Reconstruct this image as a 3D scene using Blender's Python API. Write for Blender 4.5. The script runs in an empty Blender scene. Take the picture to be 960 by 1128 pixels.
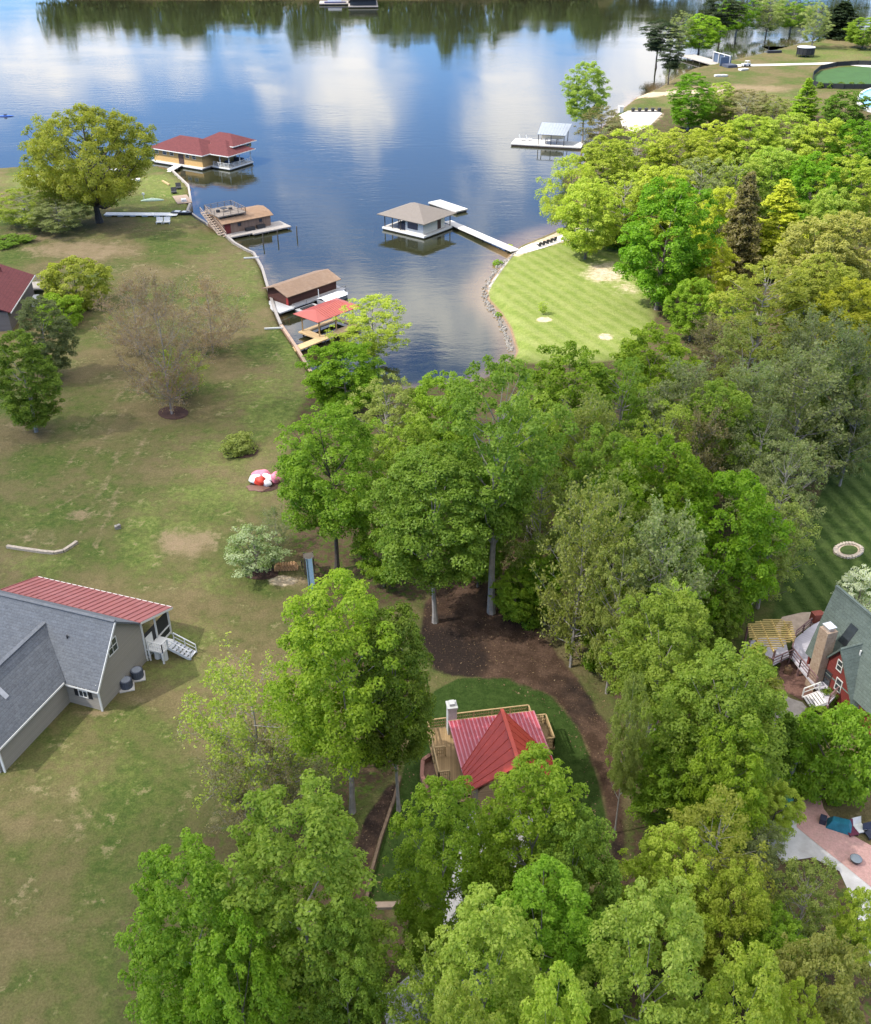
# settings, see the sky section
SUN_E = 5.0
CLOUD_COL = (9.8, 9.7, 9.9)
CLOUD_OP = .26
CLOUDS = [(-20, 7.9, 10, 2.0, .62), (-4.6, 9.8, 3.8, 2.8, .8), (4.2, 10.5, 2.8, 3.6, .7), (13, 8.5, 6, 3.5, .7), (0, 21, 18, 3.2, .62), (-9, 11.8, 4, 2.0, -.3), (.2, 12.5, 1.8, 3.5, -.25), (30, 9, 10, 4, .7)]
SHADE = [(0, 75, 120, 62), (-75, 150, 62, 80), (75, 100, 60, 42), (10, 20, 80, 30)]
EXPOSURE = 0.70
import bpy, bmesh, math, random
import numpy as np
from mathutils import Vector, Matrix

sc = bpy.context.scene
COL = sc.collection
R = math.radians

# ------------------------------------------------------------------ camera
FPX, PITCH, CAMH = 1100.0, R(32.2), 60.0
CT, ST = math.cos(PITCH), math.sin(PITCH)
cd = bpy.data.cameras.new('camera'); cam = bpy.data.objects.new('camera', cd); COL.objects.link(cam)
cam.location = (0, 0, CAMH); cam.rotation_euler = (R(90) - PITCH, 0, 0)
cd.sensor_fit = 'HORIZONTAL'; cd.sensor_width = 36; cd.lens = 36 * FPX / 960
cd.clip_start = 1; cd.clip_end = 6000
sc.camera = cam

def at(px, py, z=0.0):
    """survey point of the photograph -> ground position at height z"""
    u = (px - 480) / FPX; v = (564 - py) / FPX
    dx, dy, dz = u, CT + v * ST, -ST + v * CT
    t = (z - CAMH) / dz
    return Vector((dx * t, dy * t, z))

# ------------------------------------------------------------------ terrain
SHORE_PX = [(0,188),(60,186),(130,184),(160,184),(174,186),(190,191),(208,208),(211,226),(207,236),(218,244),(234,254),
            (249,263),(259,272),(273,280),(280,283),(289,299),(296,323),(303,346),(310,363),(327,389),(345,420),
            (362,430),(400,434),(450,428),(485,424),(520,420),(545,408),(560,396),(564,387),(557,363),(547,347),(532,330),
            (530,317),(540,303),(557,280),(570,270),(587,263),(613,252),(633,243),(646,234),(640,216),(633,198),(640,180),
            (648,160),(662,138),(682,121),(700,107),(724,97),(749,82),(760,77),(790,71),(830,62),(870,52),(905,44),(960,38),(1100,30)]
SHORE = [tuple(at(x, y, 0)[:2]) for x, y in SHORE_PX]
LAKE = [(-900, 300), (-300, 262)] + SHORE + [(900, 640), (900, 830), (330, 830), (130, 800), (95, 700), (-20, 690),
        (-250, 692), (-275, 1000), (-900, 1000)]

def seg_sdf(P, poly):
    """signed distance of points P (n,2) to a closed polygon; > 0 inside"""
    x, y = P[:, 0], P[:, 1]
    d2 = np.full(len(P), 1e18); ins = np.zeros(len(P), bool)
    n = len(poly)
    for i in range(n):
        ax, ay = poly[i]; bx, by = poly[(i + 1) % n]
        ex, ey = bx - ax, by - ay
        L = ex * ex + ey * ey + 1e-12
        t = np.clip(((x - ax) * ex + (y - ay) * ey) / L, 0, 1)
        qx, qy = x - ax - t * ex, y - ay - t * ey
        d2 = np.minimum(d2, qx * qx + qy * qy)
        c = ((ay > y) != (by > y))
        if ey != 0:
            ins ^= c & (x < ex * (y - ay) / ey + ax)
    d = np.sqrt(d2)
    return np.where(ins, d, -d)

def line_dist(P, pts):
    x, y = P[:, 0], P[:, 1]; d2 = np.full(len(P), 1e18)
    for (ax, ay), (bx, by) in zip(pts[:-1], pts[1:]):
        ex, ey = bx - ax, by - ay; L = ex * ex + ey * ey + 1e-12
        t = np.clip(((x - ax) * ex + (y - ay) * ey) / L, 0, 1)
        qx, qy = x - ax - t * ex, y - ay - t * ey
        d2 = np.minimum(d2, qx * qx + qy * qy)
    return np.sqrt(d2)

def sstep(a, b, x):
    t = np.clip((x - a) / (b - a), 0, 1); return t * t * (3 - 2 * t)

def land_h(y):
    return 0.95 + 1.05 * (1 - sstep(85, 160, y)) + 0.6 * sstep(330, 480, y) + 14 * sstep(700, 800, y)

def ground_z(P):
    P = np.atleast_2d(np.asarray(P, float))[:, :2]
    s = -seg_sdf(P, LAKE)
    w = np.where(P[:, 0] < -10, 0.9, 3.2)
    k = sstep(0, 1, (s + 0.25) / w * 0.9)
    h = land_h(P[:, 1])
    z = h * k - 0.25 * (1 - k)
    return np.where(s < -0.25, np.maximum(-0.25 + (s + 0.25) * 0.25, -3.0), z)

def G(x, y):
    return float(ground_z([(x, y)])[0])

def gp(px, py, dz=0.0):
    """photograph point lying on the terrain"""
    z = 1.5
    for _ in range(6):
        p = at(px, py, z + dz); z = G(p.x, p.y)
    p.z = z + dz
    return p

# ------------------------------------------------------------------ tagging
def tag(o, label=None, cat=None, group=None, kind=None):
    if label: o['label'] = label
    if cat: o['category'] = cat
    if group: o['group'] = group
    if kind: o['kind'] = kind
    return o

def thing(name, loc, label, cat, group=None, rz=0.0):
    o = bpy.data.objects.new(name, None); COL.objects.link(o)
    o.empty_display_size = 0.5
    o.location = loc; o.rotation_euler.z = rz
    return tag(o, label, cat, group)

def wloc(o):
    v = Vector((0, 0, 0))
    while o is not None:
        v += o.location; o = o.parent
    return v

def copy_thing(src, loc, rz=None, label=None, scale=None):
    def cp(o, parent):
        c = o.copy(); COL.objects.link(c); c.parent = parent
        for ch in o.children: cp(ch, c)
        return c
    c = cp(src, None); c.location = loc
    if rz is not None: c.rotation_euler.z = rz
    if label: c['label'] = label
    if scale: c.scale = scale
    return c

# ------------------------------------------------------------------ materials
MATS = {}
def nd(nt, typ, x=0, y=0, **kw):
    n = nt.nodes.new(typ); n.location = (x, y)
    for k, v in kw.items(): setattr(n, k, v)
    return n

def mat(name, col, rough=0.8, var=0.18, scale=3.0, bump=0.0, bscale=20.0, metal=0.0, spec=0.3, course=0.0, col2=None, wear=0.0, wcol=(.2,.18,.15)):
    """principled paint/wood/stone with two scales of noise in its colour, optional wear stains and bump"""
    if name in MATS: return MATS[name]
    m = bpy.data.materials.new(name); m.use_nodes = True; nt = m.node_tree; L = nt.links
    b = nt.nodes['Principled BSDF']
    b.inputs['Roughness'].default_value = rough; b.inputs['Metallic'].default_value = metal
    b.inputs['Specular IOR Level'].default_value = spec
    tc = nd(nt, 'ShaderNodeTexCoord')
    n1 = nd(nt, 'ShaderNodeTexNoise'); n1.inputs['Scale'].default_value = scale; n1.inputs['Detail'].default_value = 6; n1.inputs['Roughness'].default_value = .65
    L.new(tc.outputs['Object'], n1.inputs['Vector'])
    cr = nd(nt, 'ShaderNodeMix', data_type='RGBA')
    c2 = col2 or tuple(min(1, c * (1 + var)) for c in col)
    c1 = tuple(c * (1 - var) for c in col) if col2 is None else col
    cr.inputs['A'].default_value = (*c1, 1); cr.inputs['B'].default_value = (*c2, 1)
    mr = nd(nt, 'ShaderNodeMapRange'); mr.inputs[1].default_value = .3; mr.inputs[2].default_value = .7
    L.new(n1.outputs['Fac'], mr.inputs[0]); L.new(mr.outputs[0], cr.inputs['Factor'])
    out = cr.outputs['Result']
    if wear:
        n2 = nd(nt, 'ShaderNodeTexNoise'); n2.inputs['Scale'].default_value = scale * .35; n2.inputs['Detail'].default_value = 8; n2.inputs['Roughness'].default_value = .75
        L.new(tc.outputs['Object'], n2.inputs['Vector'])
        m2 = nd(nt, 'ShaderNodeMapRange'); m2.inputs[1].default_value = .48; m2.inputs[2].default_value = .72; m2.inputs[4].default_value = wear
        L.new(n2.outputs['Fac'], m2.inputs[0])
        mx = nd(nt, 'ShaderNodeMix', data_type='RGBA'); mx.inputs['B'].default_value = (*wcol, 1)
        L.new(out, mx.inputs['A']); L.new(m2.outputs[0], mx.inputs['Factor']); out = mx.outputs['Result']
    if course:      # rows of shingles: each course its own tone, a dark line at its lower edge
        sz = nd(nt, 'ShaderNodeSeparateXYZ'); L.new(tc.outputs['Object'], sz.inputs[0])
        dv = nd(nt, 'ShaderNodeMath', operation='DIVIDE'); dv.inputs[1].default_value = course; L.new(sz.outputs['Z'], dv.inputs[0])
        fl = nd(nt, 'ShaderNodeMath', operation='FLOOR'); fr = nd(nt, 'ShaderNodeMath', operation='FRACT'); L.new(dv.outputs[0], fl.inputs[0]); L.new(dv.outputs[0], fr.inputs[0])
        vm = nd(nt, 'ShaderNodeVectorMath', operation='MULTIPLY'); L.new(tc.outputs['Object'], vm.inputs[0]); vm.inputs[1].default_value = (1.1, 1.1, 0)
        va = nd(nt, 'ShaderNodeCombineXYZ'); L.new(fl.outputs[0], va.inputs[2]); vv = nd(nt, 'ShaderNodeVectorMath', operation='ADD'); L.new(vm.outputs[0], vv.inputs[0]); L.new(va.outputs[0], vv.inputs[1])
        vs = nd(nt, 'ShaderNodeTexVoronoi', feature='F1'); vs.inputs['Scale'].default_value = 1.6; L.new(vv.outputs[0], vs.inputs['Vector'])
        sx = nd(nt, 'ShaderNodeSeparateColor'); L.new(vs.outputs['Color'], sx.inputs[0])
        mk = nd(nt, 'ShaderNodeMapRange'); mk.inputs[3].default_value = .90; mk.inputs[4].default_value = 1.08; L.new(sx.outputs[0], mk.inputs[0])
        lt = nd(nt, 'ShaderNodeMath', operation='LESS_THAN'); lt.inputs[1].default_value = .16; L.new(fr.outputs[0], lt.inputs[0])
        ms = nd(nt, 'ShaderNodeMath', operation='MULTIPLY_ADD'); ms.inputs[1].default_value = -.2; L.new(lt.outputs[0], ms.inputs[0]); L.new(mk.outputs[0], ms.inputs[2])
        hv = nd(nt, 'ShaderNodeHueSaturation'); L.new(out, hv.inputs['Color']); L.new(ms.outputs[0], hv.inputs['Value']); out = hv.outputs[0]
    L.new(out, b.inputs['Base Color'])
    if bump:
        n3 = nd(nt, 'ShaderNodeTexNoise'); n3.inputs['Scale'].default_value = bscale; n3.inputs['Detail'].default_value = 4
        L.new(tc.outputs['Object'], n3.inputs['Vector'])
        bp = nd(nt, 'ShaderNodeBump'); bp.inputs['Strength'].default_value = bump; bp.inputs['Distance'].default_value = .05
        L.new(n3.outputs['Fac'], bp.inputs['Height']); L.new(bp.outputs[0], b.inputs['Normal'])
    MATS[name] = m
    return m

def plank_mat(name, col, width=0.15, rough=.75, var=.25, dirv=(0,0,1), gap=.5):
    """boards of slightly different tone with dark joints; across one direction"""
    if name in MATS: return MATS[name]
    m = bpy.data.materials.new(name); m.use_nodes = True; nt = m.node_tree; L = nt.links
    b = nt.nodes['Principled BSDF']; b.inputs['Roughness'].default_value = rough; b.inputs['Specular IOR Level'].default_value = .25
    tc = nd(nt, 'ShaderNodeTexCoord'); sp = nd(nt, 'ShaderNodeVectorMath', operation='DOT_PRODUCT'); L.new(tc.outputs['Object'], sp.inputs[0]); sp.inputs[1].default_value = dirv
    dv = nd(nt, 'ShaderNodeMath', operation='DIVIDE'); dv.inputs[1].default_value = width; L.new(sp.outputs['Value'], dv.inputs[0])
    fl = nd(nt, 'ShaderNodeMath', operation='FLOOR'); L.new(dv.outputs[0], fl.inputs[0])
    fr = nd(nt, 'ShaderNodeMath', operation='FRACT'); L.new(dv.outputs[0], fr.inputs[0])
    wn = nd(nt, 'ShaderNodeTexWhiteNoise', noise_dimensions='1D'); L.new(fl.outputs[0], wn.inputs['W'])
    n1 = nd(nt, 'ShaderNodeTexNoise'); n1.inputs['Scale'].default_value = 2.5; n1.inputs['Detail'].default_value = 6; L.new(tc.outputs['Object'], n1.inputs['Vector'])
    ad = nd(nt, 'ShaderNodeMath', operation='ADD'); L.new(wn.outputs['Value'], ad.inputs[0]); L.new(n1.outputs['Fac'], ad.inputs[1])
    mr = nd(nt, 'ShaderNodeMapRange'); mr.inputs[1].default_value = .3; mr.inputs[2].default_value = 1.7; L.new(ad.outputs[0], mr.inputs[0])
    cr = nd(nt, 'ShaderNodeMix', data_type='RGBA')
    cr.inputs['A'].default_value = (*[c * (1 - var) for c in col], 1); cr.inputs['B'].default_value = (*[min(1, c * (1 + var)) for c in col], 1)
    L.new(mr.outputs[0], cr.inputs['Factor'])
    lt = nd(nt, 'ShaderNodeMath', operation='LESS_THAN'); lt.inputs[1].default_value = .1; L.new(fr.outputs[0], lt.inputs[0])
    sc_ = nd(nt, 'ShaderNodeMath', operation='MULTIPLY'); sc_.inputs[1].default_value = gap; L.new(lt.outputs[0], sc_.inputs[0])
    mx = nd(nt, 'ShaderNodeMix', data_type='RGBA'); mx.inputs['B'].default_value = (*[c * .25 for c in col], 1)
    L.new(sc_.outputs[0], mx.inputs['Factor']); L.new(cr.outputs['Result'], mx.inputs['A']); L.new(mx.outputs['Result'], b.inputs['Base Color'])
    MATS[name] = m
    return m

def foliage(name, col, col2, trans=.38, spread=.3):
    """leaf: diffuse + light passing through, tone from the leaf's own random value"""
    if name in MATS: return MATS[name]
    m = bpy.data.materials.new(name); m.use_nodes = True; nt = m.node_tree; L = nt.links
    nt.nodes.clear()
    out = nd(nt, 'ShaderNodeOutputMaterial')
    a = nd(nt, 'ShaderNodeAttribute'); a.attribute_name = 'tone'
    oi = nd(nt, 'ShaderNodeObjectInfo')
    hs = nd(nt, 'ShaderNodeHueSaturation')
    mx = nd(nt, 'ShaderNodeMix', data_type='RGBA'); mx.inputs['A'].default_value = (*col, 1); mx.inputs['B'].default_value = (*col2, 1)
    L.new(a.outputs['Fac'], mx.inputs['Factor'])
    mr = nd(nt, 'ShaderNodeMapRange'); mr.inputs[3].default_value = 1 - spread * .5; mr.inputs[4].default_value = 1 + spread * .5
    L.new(oi.outputs['Random'], mr.inputs[0]); L.new(mr.outputs[0], hs.inputs['Value'])
    mr2 = nd(nt, 'ShaderNodeMapRange'); mr2.inputs[3].default_value = .488; mr2.inputs[4].default_value = .512
    wn = nd(nt, 'ShaderNodeTexWhiteNoise', noise_dimensions='1D'); L.new(oi.outputs['Random'], wn.inputs['W'])
    L.new(wn.outputs['Value'], mr2.inputs[0]); L.new(mr2.outputs[0], hs.inputs['Hue'])
    L.new(mx.outputs['Result'], hs.inputs['Color'])
    d = nd(nt, 'ShaderNodeBsdfDiffuse'); t = nd(nt, 'ShaderNodeBsdfTranslucent')
    g = nd(nt, 'ShaderNodeBsdfGlossy'); g.inputs['Roughness'].default_value = .5; g.inputs['Color'].default_value = (.8, .85, .8, 1)
    L.new(hs.outputs[0], d.inputs['Color']); 
    tm = nd(nt, 'ShaderNodeMix', data_type='RGBA', blend_type='MULTIPLY'); tm.inputs['Factor'].default_value = 1; tm.inputs['B'].default_value = (1.15, 1.3, .55, 1)
    L.new(hs.outputs[0], tm.inputs['A']); L.new(tm.outputs['Result'], t.inputs['Color'])
    s1 = nd(nt, 'ShaderNodeMixShader'); s1.inputs[0].default_value = trans; L.new(d.outputs[0], s1.inputs[1]); L.new(t.outputs[0], s1.inputs[2])
    s2 = nd(nt, 'ShaderNodeMixShader'); s2.inputs[0].default_value = .012; L.new(s1.outputs[0], s2.inputs[1]); L.new(g.outputs[0], s2.inputs[2])
    L.new(s2.outputs[0], out.inputs['Surface'])
    MATS[name] = m
    return m

# ------------------------------------------------------------------ mesh builder
class Frame:
    def __init__(s, o, ang=None, to=None):
        s.o = Vector((o[0], o[1], 0))
        if to is not None:
            ang = math.atan2(to[1] - o[1], to[0] - o[0])
        s.a = ang; s.u = Vector((math.cos(ang), math.sin(ang), 0)); s.v = Vector((-math.sin(ang), math.cos(ang), 0))
    def __call__(s, u, v, z=0.0):
        return s.o + s.u * u + s.v * v + Vector((0, 0, z))

class MB:
    def __init__(s): s.V = []; s.F = []; s.M = []; s.mi = 0
    def add(s, vs, fs):
        b = len(s.V); s.V += [tuple(v) for v in vs]
        for f in fs: s.F.append(tuple(b + i for i in f)); s.M.append(s.mi)
        return s
    def hexa(s, q):   # 4 bottom + 4 top points
        return s.add(q, [(0,3,2,1),(4,5,6,7),(0,1,5,4),(1,2,6,5),(2,3,7,6),(3,0,4,7)])
    def fbox(s, f, u0, u1, v0, v1, z0, z1):
        return s.hexa([f(u0,v0,z0), f(u1,v0,z0), f(u1,v1,z0), f(u0,v1,z0), f(u0,v0,z1), f(u1,v0,z1), f(u1,v1,z1), f(u0,v1,z1)])
    def box(s, c, d, rz=0.0):
        f = Frame(c, rz); return s.fbox(f, -d[0]/2, d[0]/2, -d[1]/2, d[1]/2, c[2]-d[2]/2, c[2]+d[2]/2)
    def bar(s, p, q, w, h=None):
        p, q = Vector(p), Vector(q); h = h or w; d = (q - p)
        if d.length < 1e-6: return s
        d.normalize(); up = Vector((0,0,1)) if abs(d.z) < .95 else Vector((0,1,0))
        a = d.cross(up).normalized() * w/2; b = a.cross(d).normalized() * h/2
        return s.hexa([p-a-b, p+a-b, p+a+b, p-a+b, q-a-b, q+a-b, q+a+b, q-a+b])
    def slab(s, pts, th):
        pts = [Vector(p) for p in pts]; n = Vector((0,0,0))
        for i in range(len(pts)): n += pts[i].cross(pts[(i+1) % len(pts)])
        n.normalize()
        if n.z < 0: pts.reverse(); n = -n
        k = len(pts); bot = [p - n*th for p in pts]
        return s.add(bot + pts, [tuple(range(k-1,-1,-1)), tuple(range(k,2*k))] + [(i,(i+1)%k,k+(i+1)%k,k+i) for i in range(k)])
    def prism(s, poly, z0, z1):
        return s.slab([Vector((p[0],p[1],z1)) for p in poly], z1 - z0)
    def tube(s, pts, rad, n=6, cap=True):
        pts = [Vector(p) for p in pts]; b0 = len(s.V); fs = []
        if not hasattr(rad, '__len__'): rad = [rad]*len(pts)
        for i, p in enumerate(pts):
            d = (pts[min(i+1,len(pts)-1)] - pts[max(i-1,0)]).normalized()
            up = Vector((0,0,1)) if abs(d.z) < .9 else Vector((1,0,0))
            a = d.cross(up).normalized(); b = a.cross(d).normalized()
            for k in range(n):
                t = 2*math.pi*k/n; s.V.append(tuple(p + (a*math.cos(t) + b*math.sin(t))*rad[i]))
        for i in range(len(pts)-1):
            for k in range(n):
                k2 = (k+1) % n
                s.F.append((b0+i*n+k, b0+i*n+k2, b0+(i+1)*n+k2, b0+(i+1)*n+k)); s.M.append(s.mi)
        if cap:
            s.F.append(tuple(b0+k for k in range(n-1,-1,-1))); s.M.append(s.mi)
            e = b0+(len(pts)-1)*n; s.F.append(tuple(e+k for k in range(n))); s.M.append(s.mi)
        return s
    def build(s, name, mats, parent=None, smooth=False, loc=None):
        if not isinstance(mats, (list, tuple)): mats = [mats]
        off = Vector((0,0,0)); 
        if parent is not None: off = wloc(parent)
        elif loc is not None: off = Vector(loc)
        me = bpy.data.meshes.new(name)
        me.from_pydata([tuple(Vector(v) - off) for v in s.V], [], s.F)
        for m in mats: me.materials.append(m)
        if len(mats) > 1: me.polygons.foreach_set('material_index', s.M)
        if smooth: me.polygons.foreach_set('use_smooth', [True]*len(me.polygons))
        me.update()
        o = bpy.data.objects.new(name, me); COL.objects.link(o)
        if parent is not None: o.parent = parent
        elif loc is not None: o.location = loc
        return o

def np_mesh(name, V, Q, mats, tone=None, midx=None, smooth=False):
    """mesh from numpy quads (n,4)"""
    me = bpy.data.meshes.new(name)
    V = np.ascontiguousarray(V, dtype=np.float32); Q = np.ascontiguousarray(Q, dtype=np.int32)
    me.vertices.add(len(V)); me.vertices.foreach_set('co', V.ravel())
    k = Q.shape[1]
    me.loops.add(Q.size); me.loops.foreach_set('vertex_index', Q.ravel())
    me.polygons.add(len(Q))
    me.polygons.foreach_set('loop_start', np.arange(0, Q.size, k, dtype=np.int32))
    for m in mats: me.materials.append(m)
    if midx is not None: me.polygons.foreach_set('material_index', np.asarray(midx, dtype=np.int32))
    if smooth: me.polygons.foreach_set('use_smooth', np.ones(len(Q), bool))
    if tone is not None:
        a = me.attributes.new('tone', 'FLOAT', 'FACE'); a.data.foreach_set('value', np.asarray(tone, dtype=np.float32))
    me.update(calc_edges=True); me.validate()
    return me
# ------------------------------------------------------------------ ground sheet
def axis(a0, a1, step, mids, far, grow=1.35):
    xs = [a0]
    while xs[-1] < a1: xs.append(xs[-1] + step)
    lo, hi = xs[0], xs[-1]
    up = []; x = hi
    for lim, st in mids:
        while x < lim: x += st; up.append(x)
    st = mids[-1][1] if mids else step
    while x < far: st *= grow; x += st; up.append(x)
    return xs, up
xs0, xup = axis(-56, 56, .5, [(150, 1.6)], 3500)
xdn = [-v for v in xup][::-1]
XS = np.array(xdn + xs0 + xup)
ys0, yup = axis(34, 165, .5, [(345, 1.1), (530, 3.5)], 4000, 1.3)
YS = np.array([-400, -200, -100, -50, -20, 0, 10, 18, 24, 28, 31] + ys0 + yup)
GX, GY = np.meshgrid(XS, YS); P2 = np.stack([GX.ravel(), GY.ravel()], 1)
GZ = ground_z(P2)

def wpoly(pts, z=1.5): return [tuple(gp_fast(x, y)[:2]) for x, y in pts]
def gp_fast(px, py):
    z = 1.5
    for _ in range(4):
        p = at(px, py, z); z = float(land_h(p.y))
    return p
def ell(cx, cy, rx, ry, n=18): return [(cx + rx*math.cos(2*math.pi*i/n), cy + ry*math.sin(2*math.pi*i/n)) for i in range(n)]

ATT = {k: np.zeros(len(P2)) for k in ('lush', 'bare', 'mulch', 'litter', 'sand', 'stripe', 'stripeb', 'fresh', 'rock')}
def paint(kind, poly, soft=1.0, amt=1.0):
    d = seg_sdf(P2, wpoly(poly)); ATT[kind] = np.maximum(ATT[kind], amt * sstep(-soft, soft, d))
def unpaint(kind, poly, soft=1.0):
    d = seg_sdf(P2, wpoly(poly)); ATT[kind] = ATT[kind] * (1 - sstep(-soft, soft, d))
def track(kind, pts, w, amt=1.0):
    d = line_dist(P2, wpoly(pts)); ATT[kind] = np.maximum(ATT[kind], amt * (1 - sstep(w*.4, w, d)))

# forest floor
paint('litter', [(318,470),(345,425),(450,424),(545,402),(575,392),(660,380),(720,348),(800,335),(1000,310),(1060,420),(960,470),(905,560),
                 (850,640),(800,690),(700,700),(640,690),(560,640),(480,620),(470,660),(400,670),(350,655),(322,610)], 2.2)
paint('litter', [(385,890),(440,850),(470,760),(360,650),(330,660),(350,760),(380,830),(350,960),(330,1128),(360,1300),(700,1300),(1100,1250),(1000,1000),
                 (880,880),(850,800),(800,700),(640,690),(690,800),(700,900),(690,960),(640,1000),(430,1010)], 1.2)
paint('litter', [(622,200),(646,160),(690,130),(720,120),(1000,120),(1100,330),(800,345),(720,352),(706,300),(690,262),(655,250),(640,236)], 3)
paint('litter', [(170,930),(120,1020),(110,1128),(200,1250),(400,1250),(380,1000),(330,900),(240,900)], 2.0, .55)
# the brown mulch clearing and path round the house
paint('mulch', [(468,665),(490,640),(520,632),(560,655),(590,690),(620,726),(648,765),(670,800),(684,850),(688,900),(690,985),(676,985),(670,900),(657,850),
                (636,800),(606,766),(560,748),(500,746),(478,738),(462,700)], .8)
paint('mulch', [(404,900),(425,868),(441,858),(436,880),(420,920),(402,975),(392,1005),(380,1005),(386,950)], .4)
# lawns
paint('fresh', [(455,800),(478,762),(505,747),(560,746),(608,766),(640,806),(660,860),(668,900),(640,1000),(440,992),(404,994),(420,930),(440,870)], .5)
unpaint('litter', [(455,800),(478,762),(505,747),(560,746),(608,766),(640,806),(660,860),(668,900),(640,1000),(440,992),(404,994),(420,930),(440,870)], .5)
RL = [(845,690),(862,640),(895,560),(925,500),(960,468),(1080,440),(1100,640),(1000,720),(900,700)]
paint('fresh', RL, 1.2, .9); paint('stripe', RL, 1.5); unpaint('litter', RL, 1.0)
ML = [(564,392),(552,352),(538,330),(536,318),(548,300),(566,280),(600,272),(652,258),(690,262),(706,300),(720,352),(690,396),(620,402),(575,400)]
paint('lush', ML, 1.4, .8); paint('stripeb', ML, 2.5); unpaint('litter', ML, 1.5)
for cx, cy, rx, ry, s, a in [(270,315,45,40,8,.7),(318,395,16,34,3,1),(300,445,45,36,6,.9),(250,500,60,26,6,.75),(200,585,40,18,3,.8),(60,400,30,18,6,.6),
                             (160,590,26,40,3,.8),(235,640,50,20,3,.6),(205,700,40,16,2.5,.9),(200,740,50,22,2.5,.8),(140,800,60,20,3,.5),(40,620,40,14,3,.8),(30,570,30,20,3,.5),
                             (190,230,60,22,6,.7),(110,262,60,10,5,.4),(235,290,30,18,5,.5),(100,850,50,25,3,.6),(240,545,60,20,4,.8),(110,530,20,20,3,.5),(330,470,20,50,4,1),
                             (800,110,90,18,8,.5),(50,232,50,10,6,.8), (40,200,40,10,5,.9),(175,205,35,14,3,.8),(920,60,60,10,10,.6)]:
    paint('lush', ell(cx, cy, rx, ry), s*1.4, a*.85)
for cx, cy, rx, ry, s, a in [(204,597,38,17,2.2,.9),(88,568,17,7,1,.8),(45,590,30,10,1.5,.6),(190,650,40,8,1.5,.45),(80,895,34,46,2.5,.5),(320,640,22,8,.8,1),
                             (265,425,22,25,3,.35),(30,880,30,40,3,.4),(310,600,20,26,1.5,.5),(120,560,12,14,1,.5),(90,275,70,12,4,.8),(40,262,60,8,3,.7),(160,300,60,14,6,.5),
                             (258,735,26,18,1.5,.55),(150,770,26,8,1,.6),(100,785,22,5,.6,.9),(170,700,6,24,.5,.8),(30,470,40,12,3,.5),(150,420,70,40,8,.45),(120,480,60,30,6,.45),
                             (430,1060,30,60,1.5,.7),(800,98,80,6,5,.8),(690,290,22,8,2,.6),(250,900,60,40,4,.35),(60,1010,60,60,4,.4),(60,700,30,10,2,.3)]:
    paint('bare', ell(cx, cy, rx, ry), s*1.5, a*.85)
for pts, w in [([(152,408),(138,426),(99,476),(70,520)],.35),([(168,412),(151,434),(115,484),(90,520)],.35),([(150,470),(134,490),(118,529),(96,566),(82,604)],.4),
               ([(170,470),(156,487),(137,525),(124,554),(104,604)],.4),([(225,300),(245,330),(250,360)],.5),([(318,418),(310,396),(300,380)],.35),([(60,560),(118,529)],.3)]:
    track('bare', pts, w*1.5, .42)
# sand, riprap, worn patches
paint('sand', [(560,276),(600,262),(648,238),(660,246),(655,258),(600,272),(570,282)], .8)
paint('sand', ell(668,300,30,13), 3.5, .62); paint('sand', ell(690,318,20,8), 3, .45); paint('sand', ell(600,352,9,3), .6, .9); paint('sand', ell(668,371,9,4), 1, .8)
paint('sand', [(684,126),(700,122),(722,120),(735,126),(716,140),(690,146)], 1, .5); paint('sand', [(700,102),(800,96),(800,101),(700,108)], 1.2, .8)
paint('sand', [(640,700),(672,690),(690,720),(670,760),(650,740)], 1.5, .0)
paint('rock', [(530,330),(528,316),(538,300),(556,280),(566,278),(548,302),(538,318),(541,330),(556,352),(566,386),(560,388),(552,362)], .5)
paint('sand', ell(312,640,17,6), .6, .9)

Qi = np.arange(len(XS) * len(YS)).reshape(len(YS), len(XS))
Q = np.stack([Qi[:-1,:-1], Qi[:-1,1:], Qi[1:,1:], Qi[1:,:-1]], -1).reshape(-1, 4)

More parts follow.
